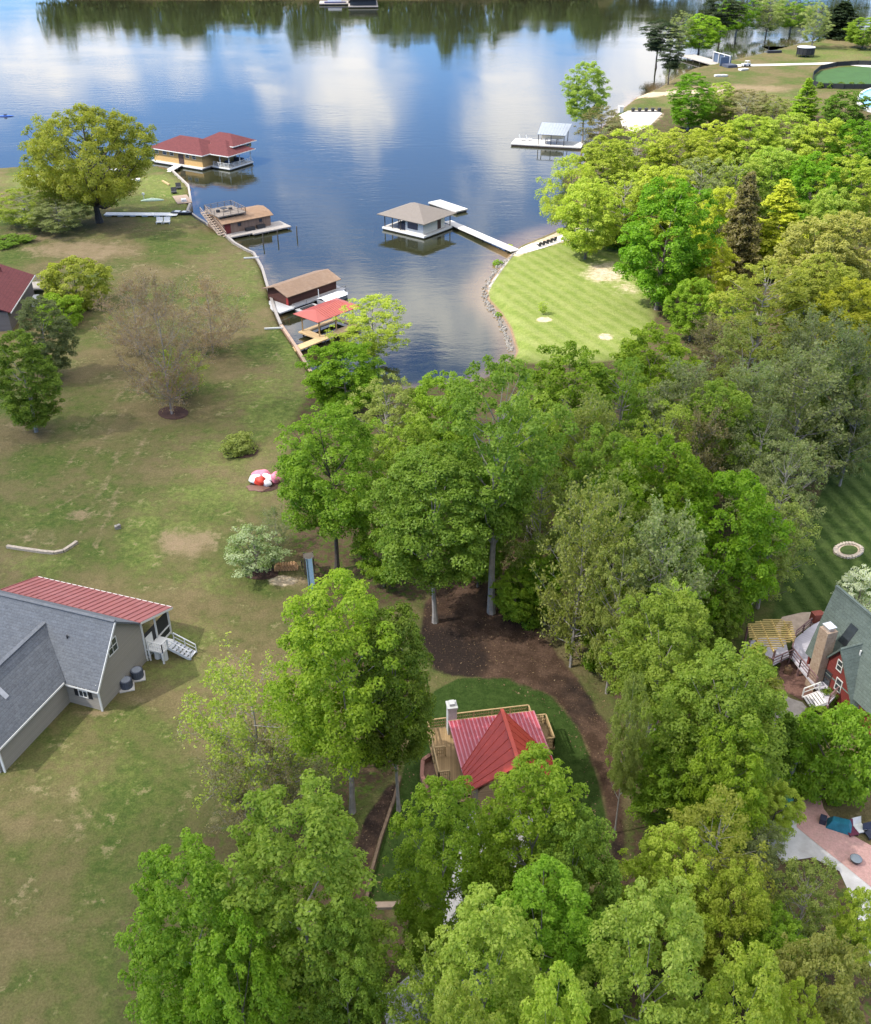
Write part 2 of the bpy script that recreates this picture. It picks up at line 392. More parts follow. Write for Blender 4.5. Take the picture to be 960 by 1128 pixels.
def ground_material():
    m = bpy.data.materials.new('ground'); m.use_nodes = True; nt = m.node_tree; L = nt.links
    b = nt.nodes['Principled BSDF']; b.inputs['Roughness'].default_value = .95; b.inputs['Specular IOR Level'].default_value = .05
    tc = nd(nt, 'ShaderNodeTexCoord')
    def noise(scale, det=5, ro=.6, dist=0.0):
        n = nd(nt, 'ShaderNodeTexNoise'); n.inputs['Scale'].default_value = scale; n.inputs['Detail'].default_value = det; n.inputs['Roughness'].default_value = ro
        n.inputs['Distortion'].default_value = dist
        L.new(tc.outputs['Object'], n.inputs['Vector']); return n.outputs['Fac']
    def rng(x, a, b_, lo=0., hi=1.):
        r = nd(nt, 'ShaderNodeMapRange'); r.interpolation_type = 'SMOOTHSTEP'
        for i, v in ((1,a),(2,b_),(3,lo),(4,hi)): r.inputs[i].default_value = v
        L.new(x, r.inputs[0]); return r.outputs[0]
    def op(o, a, c):
        n = nd(nt, 'ShaderNodeMath', operation=o); 
        for i, v in enumerate((a, c)):
            if isinstance(v, (int, float)): n.inputs[i].default_value = v
            else: L.new(v, n.inputs[i])
        return n.outputs[0]
    def mix(f, a, c):
        n = nd(nt, 'ShaderNodeMix', data_type='RGBA')
        if isinstance(f, (int, float)): n.inputs['Factor'].default_value = f
        else: L.new(f, n.inputs['Factor'])
        for k, v in (('A', a), ('B', c)):
            if isinstance(v, tuple): n.inputs[k].default_value = (*v, 1)
            else: L.new(v, n.inputs[k])
        return n.outputs['Result']
    def att(k):
        a = nd(nt, 'ShaderNodeAttribute'); a.attribute_name = k; return a.outputs['Fac']
    fine = noise(6, 3, .7); mid = noise(.45, 6, .68); big = noise(.07, 5, .6); clump = noise(1.6, 5, .72); big2 = noise(.022, 4, .6)
    edge = op('MULTIPLY', op('SUBTRACT', op('ADD', op('MULTIPLY', mid, .6), op('MULTIPLY', clump, .4)), .5), 1.5)   # breaks up every boundary
    def masked(k, e=1.0):
        return rng(op('ADD', att(k), op('MULTIPLY', edge, e)), .28, .72)
    dry = mix(rng(mid, .35, .65), (.140,.112,.057), (.102,.089,.040))
    dry = mix(rng(big, .40, .60), dry, (.092,.094,.034))
    green = mix(rng(clump, .35, .65), (.050,.078,.018), (.080,.102,.026))
    g = mix(rng(op('ADD', op('MULTIPLY', big, .6), op('MULTIPLY', mid, .4)), .473, .615), dry, green)
    g = mix(rng(op('ADD', att('lush'), op('MULTIPLY', edge, 1.3)), .15, .95), g, mix(rng(clump, .3, .7), (.088,.125,.028), (.140,.165,.046)))
    g = mix(masked('bare', 1.5), g, mix(rng(clump, .35, .65), (.23,.17,.105), (.17,.135,.075)))
    g = mix(rng(op('MULTIPLY', rng(mid, .52, .66), rng(clump, .45, .6)), .1, .9, 0, .6), g, (.20,.165,.09))
    # mown stripes: two lawns, each with its own direction
    def stripes(p, q, period, sharp):
        a, c = gp_fast(*p), gp_fast(*q); d = (c - a); ang = math.atan2(d.y, d.x)
        sp = nd(nt, 'ShaderNodeSeparateXYZ'); L.new(tc.outputs['Object'], sp.inputs[0])
        w = op('ADD', op('MULTIPLY', sp.outputs['X'], -math.sin(ang)), op('MULTIPLY', sp.outputs['Y'], math.cos(ang)))
        w = op('ADD', w, op('MULTIPLY', mid, .35))
        return rng(op('SINE', op('MULTIPLY', w, 2*math.pi/period), 0), -sharp, sharp)
    fresh = mix(rng(clump, .3, .7), (.025,.048,.010), (.040,.066,.016))
    st = op('MULTIPLY', stripes((880,560), (935,625), 1.9, .9), att('stripe'))
    fresh = mix(op('MULTIPLY', st, .6), fresh, (.085,.120,.034))
    g = mix(rng(op('ADD', att('fresh'), op('MULTIPLY', edge, .35)), .35, .65), g, fresh)
    stb = op('MULTIPLY', stripes((585,355), (620,378), 2.6, .95), att('stripeb'))
    g = mix(op('MULTIPLY', att('stripeb'), .7), g, mix(rng(mid, .3, .7), (.125,.180,.030), (.200,.232,.062)))
    g = mix(op('MULTIPLY', stb, .34), g, (.24,.25,.10))
    lit = mix(rng(mid, .35, .65), (.060,.042,.026), (.105,.072,.045))
    lit = mix(rng(clump, .46, .60), lit, (.060,.088,.018))
    g = mix(masked('litter', .7), g, lit)
    mul = mix(rng(mid, .38, .62), (.052,.032,.022), (.094,.059,.041)); mul = mix(rng(big, .47, .58), mul, (.026,.019,.016))
    mul = mix(rng(fine, .62, .72), mul, (.17,.11,.075))
    g = mix(masked('mulch', .95), g, mul)
    g = mix(masked('rock', .5), g, mix(rng(clump, .4, .6), (.16,.15,.135), (.38,.35,.31)))
    g = mix(masked('sand', 1.0), g, mix(rng(clump, .35, .65), (.36,.28,.19), (.46,.38,.27)))
    # lake bed and the wet rim
    sp = nd(nt, 'ShaderNodeSeparateXYZ'); L.new(tc.outputs['Object'], sp.inputs[0])
    g = mix(rng(sp.outputs['Z'], .05, .28, 1, 0), g, mix(rng(clump, .4, .6), (.23,.15,.095), (.17,.12,.08)))
    val = op('MULTIPLY', rng(fine, .25, .75, .76, 1.22), rng(clump, .25, .75, .92, 1.07))
    hv = nd(nt, 'ShaderNodeHueSaturation'); L.new(g, hv.inputs['Color']); L.new(val, hv.inputs['Value'])
    L.new(hv.outputs[0], b.inputs['Base Color'])
    bp = nd(nt, 'ShaderNodeBump'); bp.inputs['Strength'].default_value = .8; bp.inputs['Distance'].default_value = .12
    L.new(op('ADD', op('MULTIPLY', fine, .5), clump), bp.inputs['Height']); L.new(bp.outputs[0], b.inputs['Normal'])
    return m
me = np_mesh('ground', np.column_stack([P2, GZ]), Q, [ground_material()], smooth=True)
for k, v in ATT.items():
    a = me.attributes.new(k, 'FLOAT', 'POINT'); a.data.foreach_set('value', v.astype(np.float32))
ground = bpy.data.objects.new('ground', me); COL.objects.link(ground); tag(ground, kind='structure')

# ------------------------------------------------------------------ lake
def water_material():
    m = bpy.data.materials.new('lake_water'); m.use_nodes = True; nt = m.node_tree; L = nt.links
    nt.nodes.clear(); out = nd(nt, 'ShaderNodeOutputMaterial')
    tc = nd(nt, 'ShaderNodeTexCoord')
    def noise(scale, sx, sy, rot, det):
        mp = nd(nt, 'ShaderNodeMapping'); mp.inputs['Scale'].default_value = (sx, sy, 1); mp.inputs['Rotation'].default_value = (0, 0, rot)
        L.new(tc.outputs['Object'], mp.inputs['Vector'])
        n = nd(nt, 'ShaderNodeTexNoise'); n.inputs['Scale'].default_value = scale; n.inputs['Detail'].default_value = det; n.inputs['Roughness'].default_value = .55
        L.new(mp.outputs[0], n.inputs['Vector']); return n.outputs['Fac']
    a = noise(1.1, 1, 1.7, .35, 4); c = noise(.22, 1, 2.2, -.3, 3); patch = noise(.02, 1, 1.6, .3, 3)
    ad = nd(nt, 'ShaderNodeMath', operation='MULTIPLY_ADD'); L.new(c, ad.inputs[0]); ad.inputs[1].default_value = 2.6; L.new(a, ad.inputs[2])
    pr = nd(nt, 'ShaderNodeMapRange'); pr.inputs[1].default_value = .38; pr.inputs[2].default_value = .62; pr.inputs[3].default_value = .25; pr.inputs[4].default_value = 1.0
    L.new(patch, pr.inputs[0])
    bp = nd(nt, 'ShaderNodeBump'); bp.inputs['Distance'].default_value = .012; L.new(pr.outputs[0], bp.inputs['Strength']); L.new(ad.outputs[0], bp.inputs['Height'])
    at_ = nd(nt, 'ShaderNodeAttribute'); at_.attribute_name = 'shoal'
    col = nd(nt, 'ShaderNodeMix', data_type='RGBA'); col.inputs['A'].default_value = (.024, .026, .013, 1); col.inputs['B'].default_value = (.17, .115, .06, 1)
    mp = nd(nt, 'ShaderNodeMapRange'); L.new(at_.outputs['Fac'], mp.inputs[0])
    L.new(mp.outputs[0], col.inputs['Factor'])
    d = nd(nt, 'ShaderNodeBsdfDiffuse'); L.new(col.outputs['Result'], d.inputs['Color'])
    g = nd(nt, 'ShaderNodeBsdfGlossy'); g.inputs['Roughness'].default_value = .03; L.new(bp.outputs[0], g.inputs['Normal'])
    f = nd(nt, 'ShaderNodeFresnel'); f.inputs['IOR'].default_value = 1.85; L.new(bp.outputs[0], f.inputs['Normal'])
    s = nd(nt, 'ShaderNodeMixShader'); L.new(f.outputs[0], s.inputs[0]); L.new(d.outputs[0], s.inputs[1]); L.new(g.outputs[0], s.inputs[2])
    L.new(s.outputs[0], out.inputs['Surface'])
    return m
wx = np.concatenate([np.linspace(-1000, -140, 20), np.arange(-136, 140, 2.0), np.linspace(142, 1000, 20)])
wy = np.concatenate([np.arange(118, 345, 2.0), np.linspace(350, 1050, 40)])
WX, WY = np.meshgrid(wx, wy); WP = np.stack([WX.ravel(), WY.ravel()], 1)
wd = seg_sdf(WP, LAKE)
right = sstep(-20, 5, WP[:,0])
beach = np.exp(-((WP[:,0]-20)/16)**2 - ((WP[:,1]-196)/14)**2) * 7 + np.exp(-((WP[:,0]-7)/8)**2 - ((WP[:,1]-165)/20)**2) * 3
shoal = (1 - sstep(0, 1, wd / (1.2 + beach * right + 1.5*right)))**1.2 * .8
n0 = len(wx); Wi = np.arange(len(WP)).reshape(len(wy), n0)
WQ = np.stack([Wi[:-1,:-1], Wi[:-1,1:], Wi[1:,1:], Wi[1:,:-1]], -1).reshape(-1, 4)
keep = (seg_sdf(WP[WQ].mean(1), LAKE) > -12)
wme = np_mesh('lake', np.column_stack([WP, np.zeros(len(WP))]), WQ[keep], [water_material()], smooth=True)
a = wme.attributes.new('shoal', 'FLOAT', 'POINT'); a.data.foreach_set('value', shoal.astype(np.float32))
lake = bpy.data.objects.new('lake', wme); COL.objects.link(lake); tag(lake, kind='structure')

# sheets that lie on the ground (paths, paving)
def sheet(name, poly, m, lift=.03, kind='structure', thick=0.0, px=True):
    pts = [gp_fast(*p) for p in poly] if px else [Vector((p[0], p[1], 0)) for p in poly]
    bm = bmesh.new()
    f = bm.faces.new([bm.verts.new((p.x, p.y, 0)) for p in pts])
    bmesh.ops.triangulate(bm, faces=[f]); 
    for _ in range(3):
        long = [e for e in bm.edges if e.calc_length() > 2.5]
        if long: bmesh.ops.subdivide_edges(bm, edges=long, cuts=1)
        bmesh.ops.triangulate(bm, faces=bm.faces[:])
    for v in bm.verts: v.co.z = G(v.co.x, v.co.y) + lift
    bmesh.ops.recalc_face_normals(bm, faces=bm.faces[:])
    for fc in bm.faces:
        if fc.normal.z < 0: fc.normal_flip()
    me = bpy.data.meshes.new(name); bm.to_mesh(me); bm.free(); me.materials.append(m)
    o = bpy.data.objects.new(name, me); COL.objects.link(o); 
    if kind: tag(o, kind=kind)
    return o

# ------------------------------------------------------------------ sky, sun
SUN_EL, SUN_AZ = R(50), R(-103)          # azimuth clockwise from +Y
sdir = Vector((math.sin(SUN_AZ)*math.cos(SUN_EL), math.cos(SUN_AZ)*math.cos(SUN_EL), math.sin(SUN_EL)))
w = bpy.data.worlds.new('World'); sc.world = w; w.use_nodes = True
nt = w.node_tree; L = nt.links; nt.nodes.clear()
def op(o, a, c=None):
    n = nd(nt, 'ShaderNodeMath', operation=o)
    for i, v in enumerate((a, c)):
        if v is None: continue
        if isinstance(v, (int, float)): n.inputs[i].default_value = v
        else: L.new(v, n.inputs[i])
    return n.outputs[0]
out = nd(nt, 'ShaderNodeOutputWorld'); bg = nd(nt, 'ShaderNodeBackground'); bg.inputs['Strength'].default_value = .14
sky = nd(nt, 'ShaderNodeTexSky', sky_type='NISHITA'); sky.sun_disc = False; sky.sun_elevation = SUN_EL; sky.sun_rotation = SUN_AZ
sky.air_density = 1.0; sky.dust_density = .15; sky.ozone_density = 5.0
tc = nd(nt, 'ShaderNodeTexCoord'); sp = nd(nt, 'ShaderNodeSeparateXYZ'); L.new(tc.outputs['Generated'], sp.inputs[0])
az = op('MULTIPLY', op('ARCTAN2', sp.outputs['X'], sp.outputs['Y']), 57.2958)
el = op('MULTIPLY', op('ARCSINE', sp.outputs['Z']), 57.2958)
mp = nd(nt, 'ShaderNodeCombineXYZ'); L.new(op('MULTIPLY', op('SUBTRACT', az, op('MULTIPLY', el, .5)), .13), mp.inputs[0]); L.new(op('MULTIPLY', el, .10), mp.inputs[1])
nz = nd(nt, 'ShaderNodeTexNoise'); nz.inputs['Scale'].default_value = 2.3; nz.inputs['Detail'].default_value = 7; nz.inputs['Roughness'].default_value = .58; nz.inputs['Distortion'].default_value = .5
L.new(mp.outputs[0], nz.inputs['Vector'])
tot = None
# cloud banks (azimuth, elevation, half-widths in degrees, weight)
for a0, e0, aw, ew, k in CLOUDS:
    dx = op('DIVIDE', op('SUBTRACT', az, a0), aw); dy = op('DIVIDE', op('SUBTRACT', el, e0), ew)
    e = op('MULTIPLY', op('EXPONENT', op('MULTIPLY', op('ADD', op('MULTIPLY', dx, dx), op('MULTIPLY', dy, dy)), -1)), k)
    tot = e if tot is None else op('ADD', tot, e)
up = nd(nt, 'ShaderNodeMapRange'); up.inputs[1].default_value = 25; up.inputs[2].default_value = 42; up.inputs[4].default_value = .9; L.new(el, up.inputs[0])
tot = op('ADD', op('ADD', tot, up.outputs[0]), op('MULTIPLY', op('SUBTRACT', nz.outputs['Fac'], .46), 1.9))
cm = nd(nt, 'ShaderNodeMapRange'); cm.interpolation_type = 'SMOOTHSTEP'; cm.inputs[1].default_value = .12; cm.inputs[2].default_value = .85; L.new(tot, cm.inputs[0])
mx = nd(nt, 'ShaderNodeMix', data_type='RGBA'); mx.inputs['B'].default_value = (*CLOUD_COL, 1)
L.new(cm.outputs[0], mx.inputs['Factor']); tn = nd(nt, 'ShaderNodeMix', data_type='RGBA', blend_type='MULTIPLY'); tn.inputs['Factor'].default_value = 1; tn.inputs['B'].default_value = (.76, 1.00, 1.36, 1)
L.new(sky.outputs[0], tn.inputs['A']); L.new(tn.outputs['Result'], mx.inputs['A']); L.new(mx.outputs['Result'], bg.inputs['Color']); L.new(bg.outputs[0], out.inputs['Surface'])
sl = bpy.data.lights.new('sun', 'SUN'); so = bpy.data.objects.new('sun', sl); COL.objects.link(so)
sl.energy = SUN_E; sl.angle = R(.6); sl.color = (1, .95, .86)
so.rotation_euler = (-sdir).to_track_quat('-Z', 'Y').to_euler(); so.location = sdir * 200

# a fair-weather cloud high to the west: its shade falls on the near half of the view
def cloud_material():
    m = bpy.data.materials.new('cloud'); m.use_nodes = True; nt = m.node_tree; L = nt.links; nt.nodes.clear()
    out = nd(nt, 'ShaderNodeOutputMaterial'); t = nd(nt, 'ShaderNodeBsdfTransparent'); d = nd(nt, 'ShaderNodeBsdfDiffuse'); d.inputs['Color'].default_value = (.9,.9,.9,1)
    s = nd(nt, 'ShaderNodeMixShader'); s.inputs[0].default_value = CLOUD_OP
    L.new(t.outputs[0], s.inputs[1]); L.new(d.outputs[0], s.inputs[2]); L.new(s.outputs[0], out.inputs['Surface'])
    return m
cm_ = cloud_material()
def make_cloud(label, spots, z, seed):
    """spots: ground (x, y, rx, ry) the cloud shades"""
    rng = np.random.default_rng(seed); mb = bmesh.new(); off = sdir * (z / sdir.z)
    c0 = Vector((spots[0][0], spots[0][1], 0)) + off
    for x, y, rx, ry in spots:
        mt = Matrix.Translation(Vector((x, y, 0)) + off - c0) @ Matrix.Diagonal((rx, ry, min(rx, ry)*.35, 1))
        r = bmesh.ops.create_icosphere(mb, subdivisions=4, radius=1.0, matrix=mt)
        ph = rng.uniform(0, 6, 6)
        for v in r['verts']:
            c = v.co; k = .05*math.sin(c.x*.16+ph[0]) + .05*math.sin(c.y*.19+ph[1]) + .035*math.sin(c.x*.37+c.y*.31+ph[2])
            ctr = Vector((x, y, 0)) + off - c0; v.co = ctr + (c - ctr) * (1 + k)
    me = bpy.data.meshes.new('cloud'); mb.to_mesh(me); mb.free(); me.materials.append(cm_)
    for p in me.polygons: p.use_smooth = True
    o = bpy.data.objects.new('cloud', me); COL.objects.link(o); o.location = c0
    tag(o, label, 'cloud'); return o
make_cloud('thin white cloud high over the left bank, shading the near woods', SHADE, 520, 5)
# ------------------------------------------------------------------ trees
BARK = mat('bark', (.145, .125, .105), .95, .3, 2.5, .6, 8)
PALEBARK = mat('pale_bark', (.26, .235, .21), .95, .25, 2.0, .5, 8)
PINKBARK = mat('pinkish_bark', (.26, .225, .20), .95, .2, 2.0, .4, 8)
DARKBARK = mat('dark_bark', (.07, .058, .048), .95, .3, 2.5, .6, 8)

def leaf_quads(rng, C, N, size, wid=.62):
    n = len(C)
    t = rng.normal(size=(n, 3)); t -= (t * N).sum(1, keepdims=True) * N; t /= np.linalg.norm(t, axis=1, keepdims=True) + 1e-9
    b = np.cross(N, t)
    l = (size * rng.uniform(.5, 1.45, n))[:, None]
    V = np.stack([C - t*l*.5, C + b*l*wid*.5 + N*l*.08, C + t*l*.55 - N*l*.1, C - b*l*wid*.5 + N*l*.08], 1).reshape(-1, 3)
    return V, np.arange(4*n).reshape(n, 4)

def unit(v): return v / (np.linalg.norm(v, axis=-1, keepdims=True) + 1e-9)

PROF = {
 'oval':  lambda t: np.where(t < .35, .66+.34*np.sin(np.pi*.5*np.clip(t/.35,0,1)), np.clip(1-((t-.35)/.67)**1.9, .02, 1)**.72),
 'round': lambda t: np.sqrt(np.clip(1 - (2*t-.92)**2*.98, 0.02, 1)),
 'dome':  lambda t: np.where(t < .45, .62+.38*np.sin(np.pi*.5*np.clip(t/.45,0,1)), np.sqrt(np.clip(1-((t-.45)/.575)**2, .02, 1))),
 'cone':  lambda t: (1.02 - t)**.75 * (.62 + .38*np.minimum(1, t*6)),
 'vase':  lambda t: (.38 + .75*np.sin(np.pi*np.clip(.12+.72*t, 0, 1))**1.2*(.35+.75*t))*np.clip((1.06-t)*4.2, 0, 1)**.5,
}
def puff_set(rng, H, cb, Rc, prof, n, pr, fill):
    out = []; tries = 0
    lob = rng.uniform(0, 6.28, 4)
    while len(out) < n and tries < n*60:
        tries += 1
        t = rng.uniform(0, 1); a = rng.uniform(0, 2*np.pi)
        env = Rc * float(PROF[prof](np.array(t)))
        env *= 1 + .16*math.sin(3*a + lob[0] + 3*t) + .10*math.sin(5*a + lob[1] - 5*t)
        if rng.uniform() > env/Rc + .12: continue
        r = env * (rng.uniform(fill, 1.0) ** .6) - pr*Rc*.35
        r = max(r, 0)
        c = np.array([r*math.cos(a), r*math.sin(a), cb*H + t*(H*(1-cb)) - pr*Rc*.4])
        rad = pr*Rc*rng.uniform(.6, 1.25)*(.75+.4*(1-t))
        if any(np.linalg.norm(c - q) < .5*min(rad, s) for q, s in out): continue
        out.append((c, rad))
    return out

def crown_mesh(name, seed, H, Rc, cb, prof, npuff, nleaf, ls, pr=.23, fill=.45, flat=.72, up=.5, shell=.55, wid=.62, droop=0, rag=.14):
    rng = np.random.default_rng(seed)
    ps = puff_set(rng, H, cb, Rc, prof, npuff, pr, fill)
    Vs, Qs, Ts, base = [], [], [], 0
    for c, rad in ps:
        k = max(12, int(nleaf * (rad/(pr*Rc))**2))
        d = unit(rng.normal(size=(k, 3))); d[:, 2] = np.where(d[:, 2] < -.35, -d[:, 2], d[:, 2])
        # small sprays inside each clump so that its outline is ragged
        sp_ = unit(rng.normal(size=(max(5, k//14), 3))); w = (d @ sp_.T).max(1)
        rr = rad*(shell + (1-shell)*rng.uniform(0, 1, k)**.5)*(1 + rag*3.2*(w-.86)) 
        P = c + d*rr[:, None]*np.array([1, 1, flat])
        P[:, 2] -= droop*rng.uniform(0, 1, k)*rad*np.linalg.norm(d[:, :2], axis=1)
        outw = unit(P - np.array([0, 0, H*(cb+.35*(1-cb))]))
        N = unit(d*.65 + outw*.3 + np.array([0, 0, up]) + rng.normal(size=(k, 3))*.55)
        v, q = leaf_quads(rng, P, N, np.full(k, ls), wid)
        Vs.append(v); Qs.append(q + base); base += len(v)
        Ts.append(np.clip(rng.uniform(0, 1) * .6 + rng.uniform(-.05, .45, k), 0, 1))
    me = np_mesh(name, np.concatenate(Vs), np.concatenate(Qs), [None], np.concatenate(Ts))
    return me, ps

def trunk_mesh(name, seed, H, cb, ps, r0, nlimb=26, lean=.02, thin=.75, sides=7):
    rng = np.random.default_rng(seed + 77); mb = MB()
    top = (.62 if nlimb < 20 else .8)*H; n = 9
    ph = rng.uniform(0, 6, 2); sp_ = lambda z: np.array([math.sin(z*.35+ph[0])*lean*H*.25, math.sin(z*.3+ph[1])*lean*H*.25, z])
    zs = np.linspace(-.3, top, n)
    rad = [max(.035, r0*(1.25 if i == 0 else 1)*(1 - .88*(i/(n-1)))) for i in range(n)]
    mb.tube([sp_(z) for z in zs], rad, sides)
    if ps:
        idx = rng.permutation(len(ps))[:nlimb]
        for i in idx:
            c, rd = ps[i]; rho = math.hypot(c[0], c[1])
            z0 = np.clip(c[2] - rho*rng.uniform(.7, 1.1), cb*H*.7, top*.95)
            p0 = sp_(z0); mid = (p0 + c)/2 + np.array([0, 0, -.10*rho]) + rng.normal(size=3)*.12
            rr = max(.03, r0*.45*(1 - z0/H) + .03)*thin
            mb.tube([p0, mid, c], [rr, rr*.62, rr*.22], 4, cap=False)
    V = np.array(mb.V); 
    me = bpy.data.meshes.new(name); me.from_pydata(mb.V, [], mb.F); me.materials.append(None); me.update()
    return me

def twig_parts(seed, H, cb, Rc, prof, r0, nlimb, nsub, ntwig, bud_n, bud_s, flat=.8):
    """an opening spring tree: trunk, limbs, fine twigs; buds and young leaves at the twig ends"""
    rng = np.random.default_rng(seed); mb = MB(); ends = []
    n = 7; zs = np.linspace(-.3, H*.86, n)
    mb.tube([np.array([math.sin(z*.5)*.1, math.cos(z*.4)*.1, z]) for z in zs], [max(.03, r0*(1-.9*i/(n-1))) for i in range(n)], 6)
    for i in range(nlimb):
        t = (i + rng.uniform(0, 1))/nlimb; a = i*2.4 + rng.uniform(-.4, .4)
        env = Rc*float(PROF[prof](np.array(t)))*rng.uniform(.72, 1.05)
        tip = np.array([env*math.cos(a), env*math.sin(a), cb*H + t*H*(1-cb)])
        z0 = max(cb*H*.6, tip[2] - env*rng.uniform(.6, 1.1)); p0 = np.array([0, 0, min(z0, H*.8)])
        mid = p0*.5 + tip*.5 + rng.normal(size=3)*Rc*.05 - np.array([0, 0, env*.08])
        rl = max(.03, r0*.42*(1-t*.6))
        pts = [p0, p0*.6+mid*.4, mid, mid*.45+tip*.55, tip]
        mb.tube(pts, [rl, rl*.8, rl*.6, rl*.4, rl*.15], 4, cap=False)
        for j in range(nsub):
            s = rng.uniform(.3, 1); k = s*4; i0 = min(3, int(k)); q = pts[i0]*(1-(k-i0)) + pts[i0+1]*(k-i0)
            dr = unit(tip - p0)*.5 + rng.normal(size=3)*.55 + np.array([0, 0, .35])
            dr = unit(dr); ln = Rc*rng.uniform(.16, .36); e = q + dr*ln
            mb.tube([q, (q+e)/2 + rng.normal(size=3)*.08*ln, e], [rl*.26, rl*.18, rl*.07], 3, cap=False)
            for m_ in range(ntwig):
                s2 = rng.uniform(.25, 1); q2 = q*(1-s2) + e*s2; d2 = unit(dr*.7 + rng.normal(size=3)*.7 + np.array([0, 0, .25]))
                e2 = q2 + d2*ln*rng.uniform(.25, .6); rt = max(.006, rl*.07)
                b = len(mb.V); sd = unit(np.cross(d2, rng.normal(size=3)))*rt; s3 = unit(np.cross(d2, sd))*rt
                mb.V += [tuple(q2+sd), tuple(q2-sd*.5+s3), tuple(q2-sd*.5-s3), tuple(e2)]
                mb.F += [(b, b+1, b+3), (b+1, b+2, b+3), (b+2, b, b+3)]; mb.M += [0]*3
                ends.append((q2, e2))
    tm = bpy.data.meshes.new('trunk'); tm.from_pydata(mb.V, [], mb.F); tm.materials.append(None); tm.update()
    E_ = np.array([e for _, e in ends]); Q_ = np.array([q for q, _ in ends])
    per = max(1, bud_n); f = rng.uniform(.25, 1.05, (len(E_), per))[..., None]
    C = (Q_[:, None]*(1-f) + E_[:, None]*f).reshape(-1, 3) + rng.normal(size=(len(E_)*per, 3))*bud_s*.6
    N = unit(rng.normal(size=C.shape) + np.array([0, 0, .5]))
    V, Q = leaf_quads(rng, C, N, np.full(len(C), bud_s), .6)
    cm = np_mesh('crown', V, Q, [None], rng.uniform(0, 1, len(C)))
    return tm, cm

def conifer_parts(seed, H, cb, Rc, r0, nb, nl, ls, droop=.25, ragged=.25):
    rng = np.random.default_rng(seed); mb = MB(); Vs, Qs, Ts = [], [], []; base = 0
    mb.tube([(0,0,-.3), (0,0,H*.5), (0,0,H*.97)], [r0, r0*.6, .03], 6)
    for i in range(nb):
        t = (i+.5)/nb; a = i*2.39996 + rng.uniform(-.5, .5); L_ = Rc*(1.03-t)**.6*rng.uniform(1-ragged*1.6, 1.05)
        z = cb*H + t*H*(1-cb)*.97; tip = np.array([L_*math.cos(a), L_*math.sin(a), z + L_*(.25-droop)])
        p0 = np.array([0, 0, z]); mb.tube([p0, p0*.5+tip*.5+np.array([0,0,.08*L_]), tip], [.05, .03, .01], 3, cap=False)
        k = int(nl*(.3 + L_/Rc)); s = rng.uniform(.15, 1.04, k)[:, None]**.75
        side = np.array([-math.sin(a), math.cos(a), 0])
        P = p0*(1-s) + tip*s + side*rng.normal(size=(k, 1))*L_*.24*(1.25-s) + rng.normal(size=(k, 3))*.1*L_**.5 
        N = unit(np.array([0, 0, .8]) + rng.normal(size=(k, 3))*.7)
        v, q = leaf_quads(rng, P, N, np.full(k, ls), .45)
        Vs.append(v); Qs.append(q+base); base += len(v); Ts.append(np.clip(rng.uniform(0,.5) + rng.uniform(0,.5,k), 0, 1))
    tm = bpy.data.meshes.new('trunk'); tm.from_pydata(mb.V, [], mb.F); tm.materials.append(None); tm.update()
    return tm, np_mesh('crown', np.concatenate(Vs), np.concatenate(Qs), [None], np.concatenate(Ts))

PROTO = {}
def add_full(key, seeds, H, Rc, cb, prof, npuff, nleaf, ls, r0, nlimb=26, **kw):
    PROTO[key] = []
    for s in seeds:
        c, ps = crown_mesh('crown', s, H, Rc, cb, prof, npuff, nleaf, ls, **kw)
        PROTO[key].append((H, Rc, trunk_mesh('trunk', s, H, cb, ps, r0, nlimb), c))
def add_pair(key, pairs, H, Rc): PROTO[key] = [(H, Rc, t, c) for t, c in pairs]
add_full('tulip', (1, 2, 3, 7), 21, 4.5, .12, 'dome', 420, 170, .21, .26, 10, pr=.15, fill=.4, flat=.9, up=.4, rag=.25, shell=.5)
add_full('poplar', (4, 5, 6), 20, 4.8, .33, 'dome', 320, 180, .21, .25, 14, pr=.155, fill=.35, flat=.9, up=.4, rag=.25, shell=.5)
add_full('poplar', (4, 5, 6), 20, 4.8, .33, 'dome', 320, 180, .21, .25, 14, pr=.155, fill=.35, flat=.9, up=.4, rag=.25, shell=.5)
add_full('leafy', (11, 12, 13), 18, 5.4, .16, 'dome', 320, 150, .27, .26, 12, pr=.15, fill=.35, flat=.95, up=.35, rag=.25, shell=.45)
add_full('tall', (21, 22), 26, 6.2, .38, 'vase', 200, 190, .28, .42, 46, pr=.16, fill=.3, rag=.22, shell=.4)
add_full('airy', (31, 32, 33), 17, 4.9, .16, 'dome', 230, 95, .23, .20, 60, pr=.15, fill=.2, flat=.95, up=.3, rag=.3, shell=.25)
add_full('oak', (41,), 23, 13.0, .22, 'round', 520, 190, .34, .7, 70, pr=.10, fill=.25, flat=1, up=.3, rag=.25, shell=.3)
add_full('bush', (51, 52, 53), 3, 1.9, .02, 'round', 60, 100, .2, .06, 8, pr=.3, fill=.4, rag=.2)
add_full('mound', (56, 57), 9, 6.0, .04, 'round', 210, 130, .34, .22, 24, pr=.16, fill=.5, rag=.24)
add_full('layered', (61, 62), 5.5, 3.6, .22, 'round', 90, 90, .22, .10, 40, pr=.22, fill=.3, flat=.35, up=1.2, rag=.3, shell=.3)
add_full('willow', (66,), 14, 4.4, .10, 'round', 110, 140, .32, .2, 24, pr=.2, fill=.5, droop=1.4, wid=.35)
add_full('slender', (71, 72), 16, 3.2, .06, 'cone', 170, 110, .30, .2, 14, pr=.22, fill=.4, rag=.2)
add_full('pine', (76, 77), 18, 4.2, .36, 'vase', 110, 200, .34, .2, 40, pr=.25, fill=.25, flat=.5, wid=.4, rag=.3)
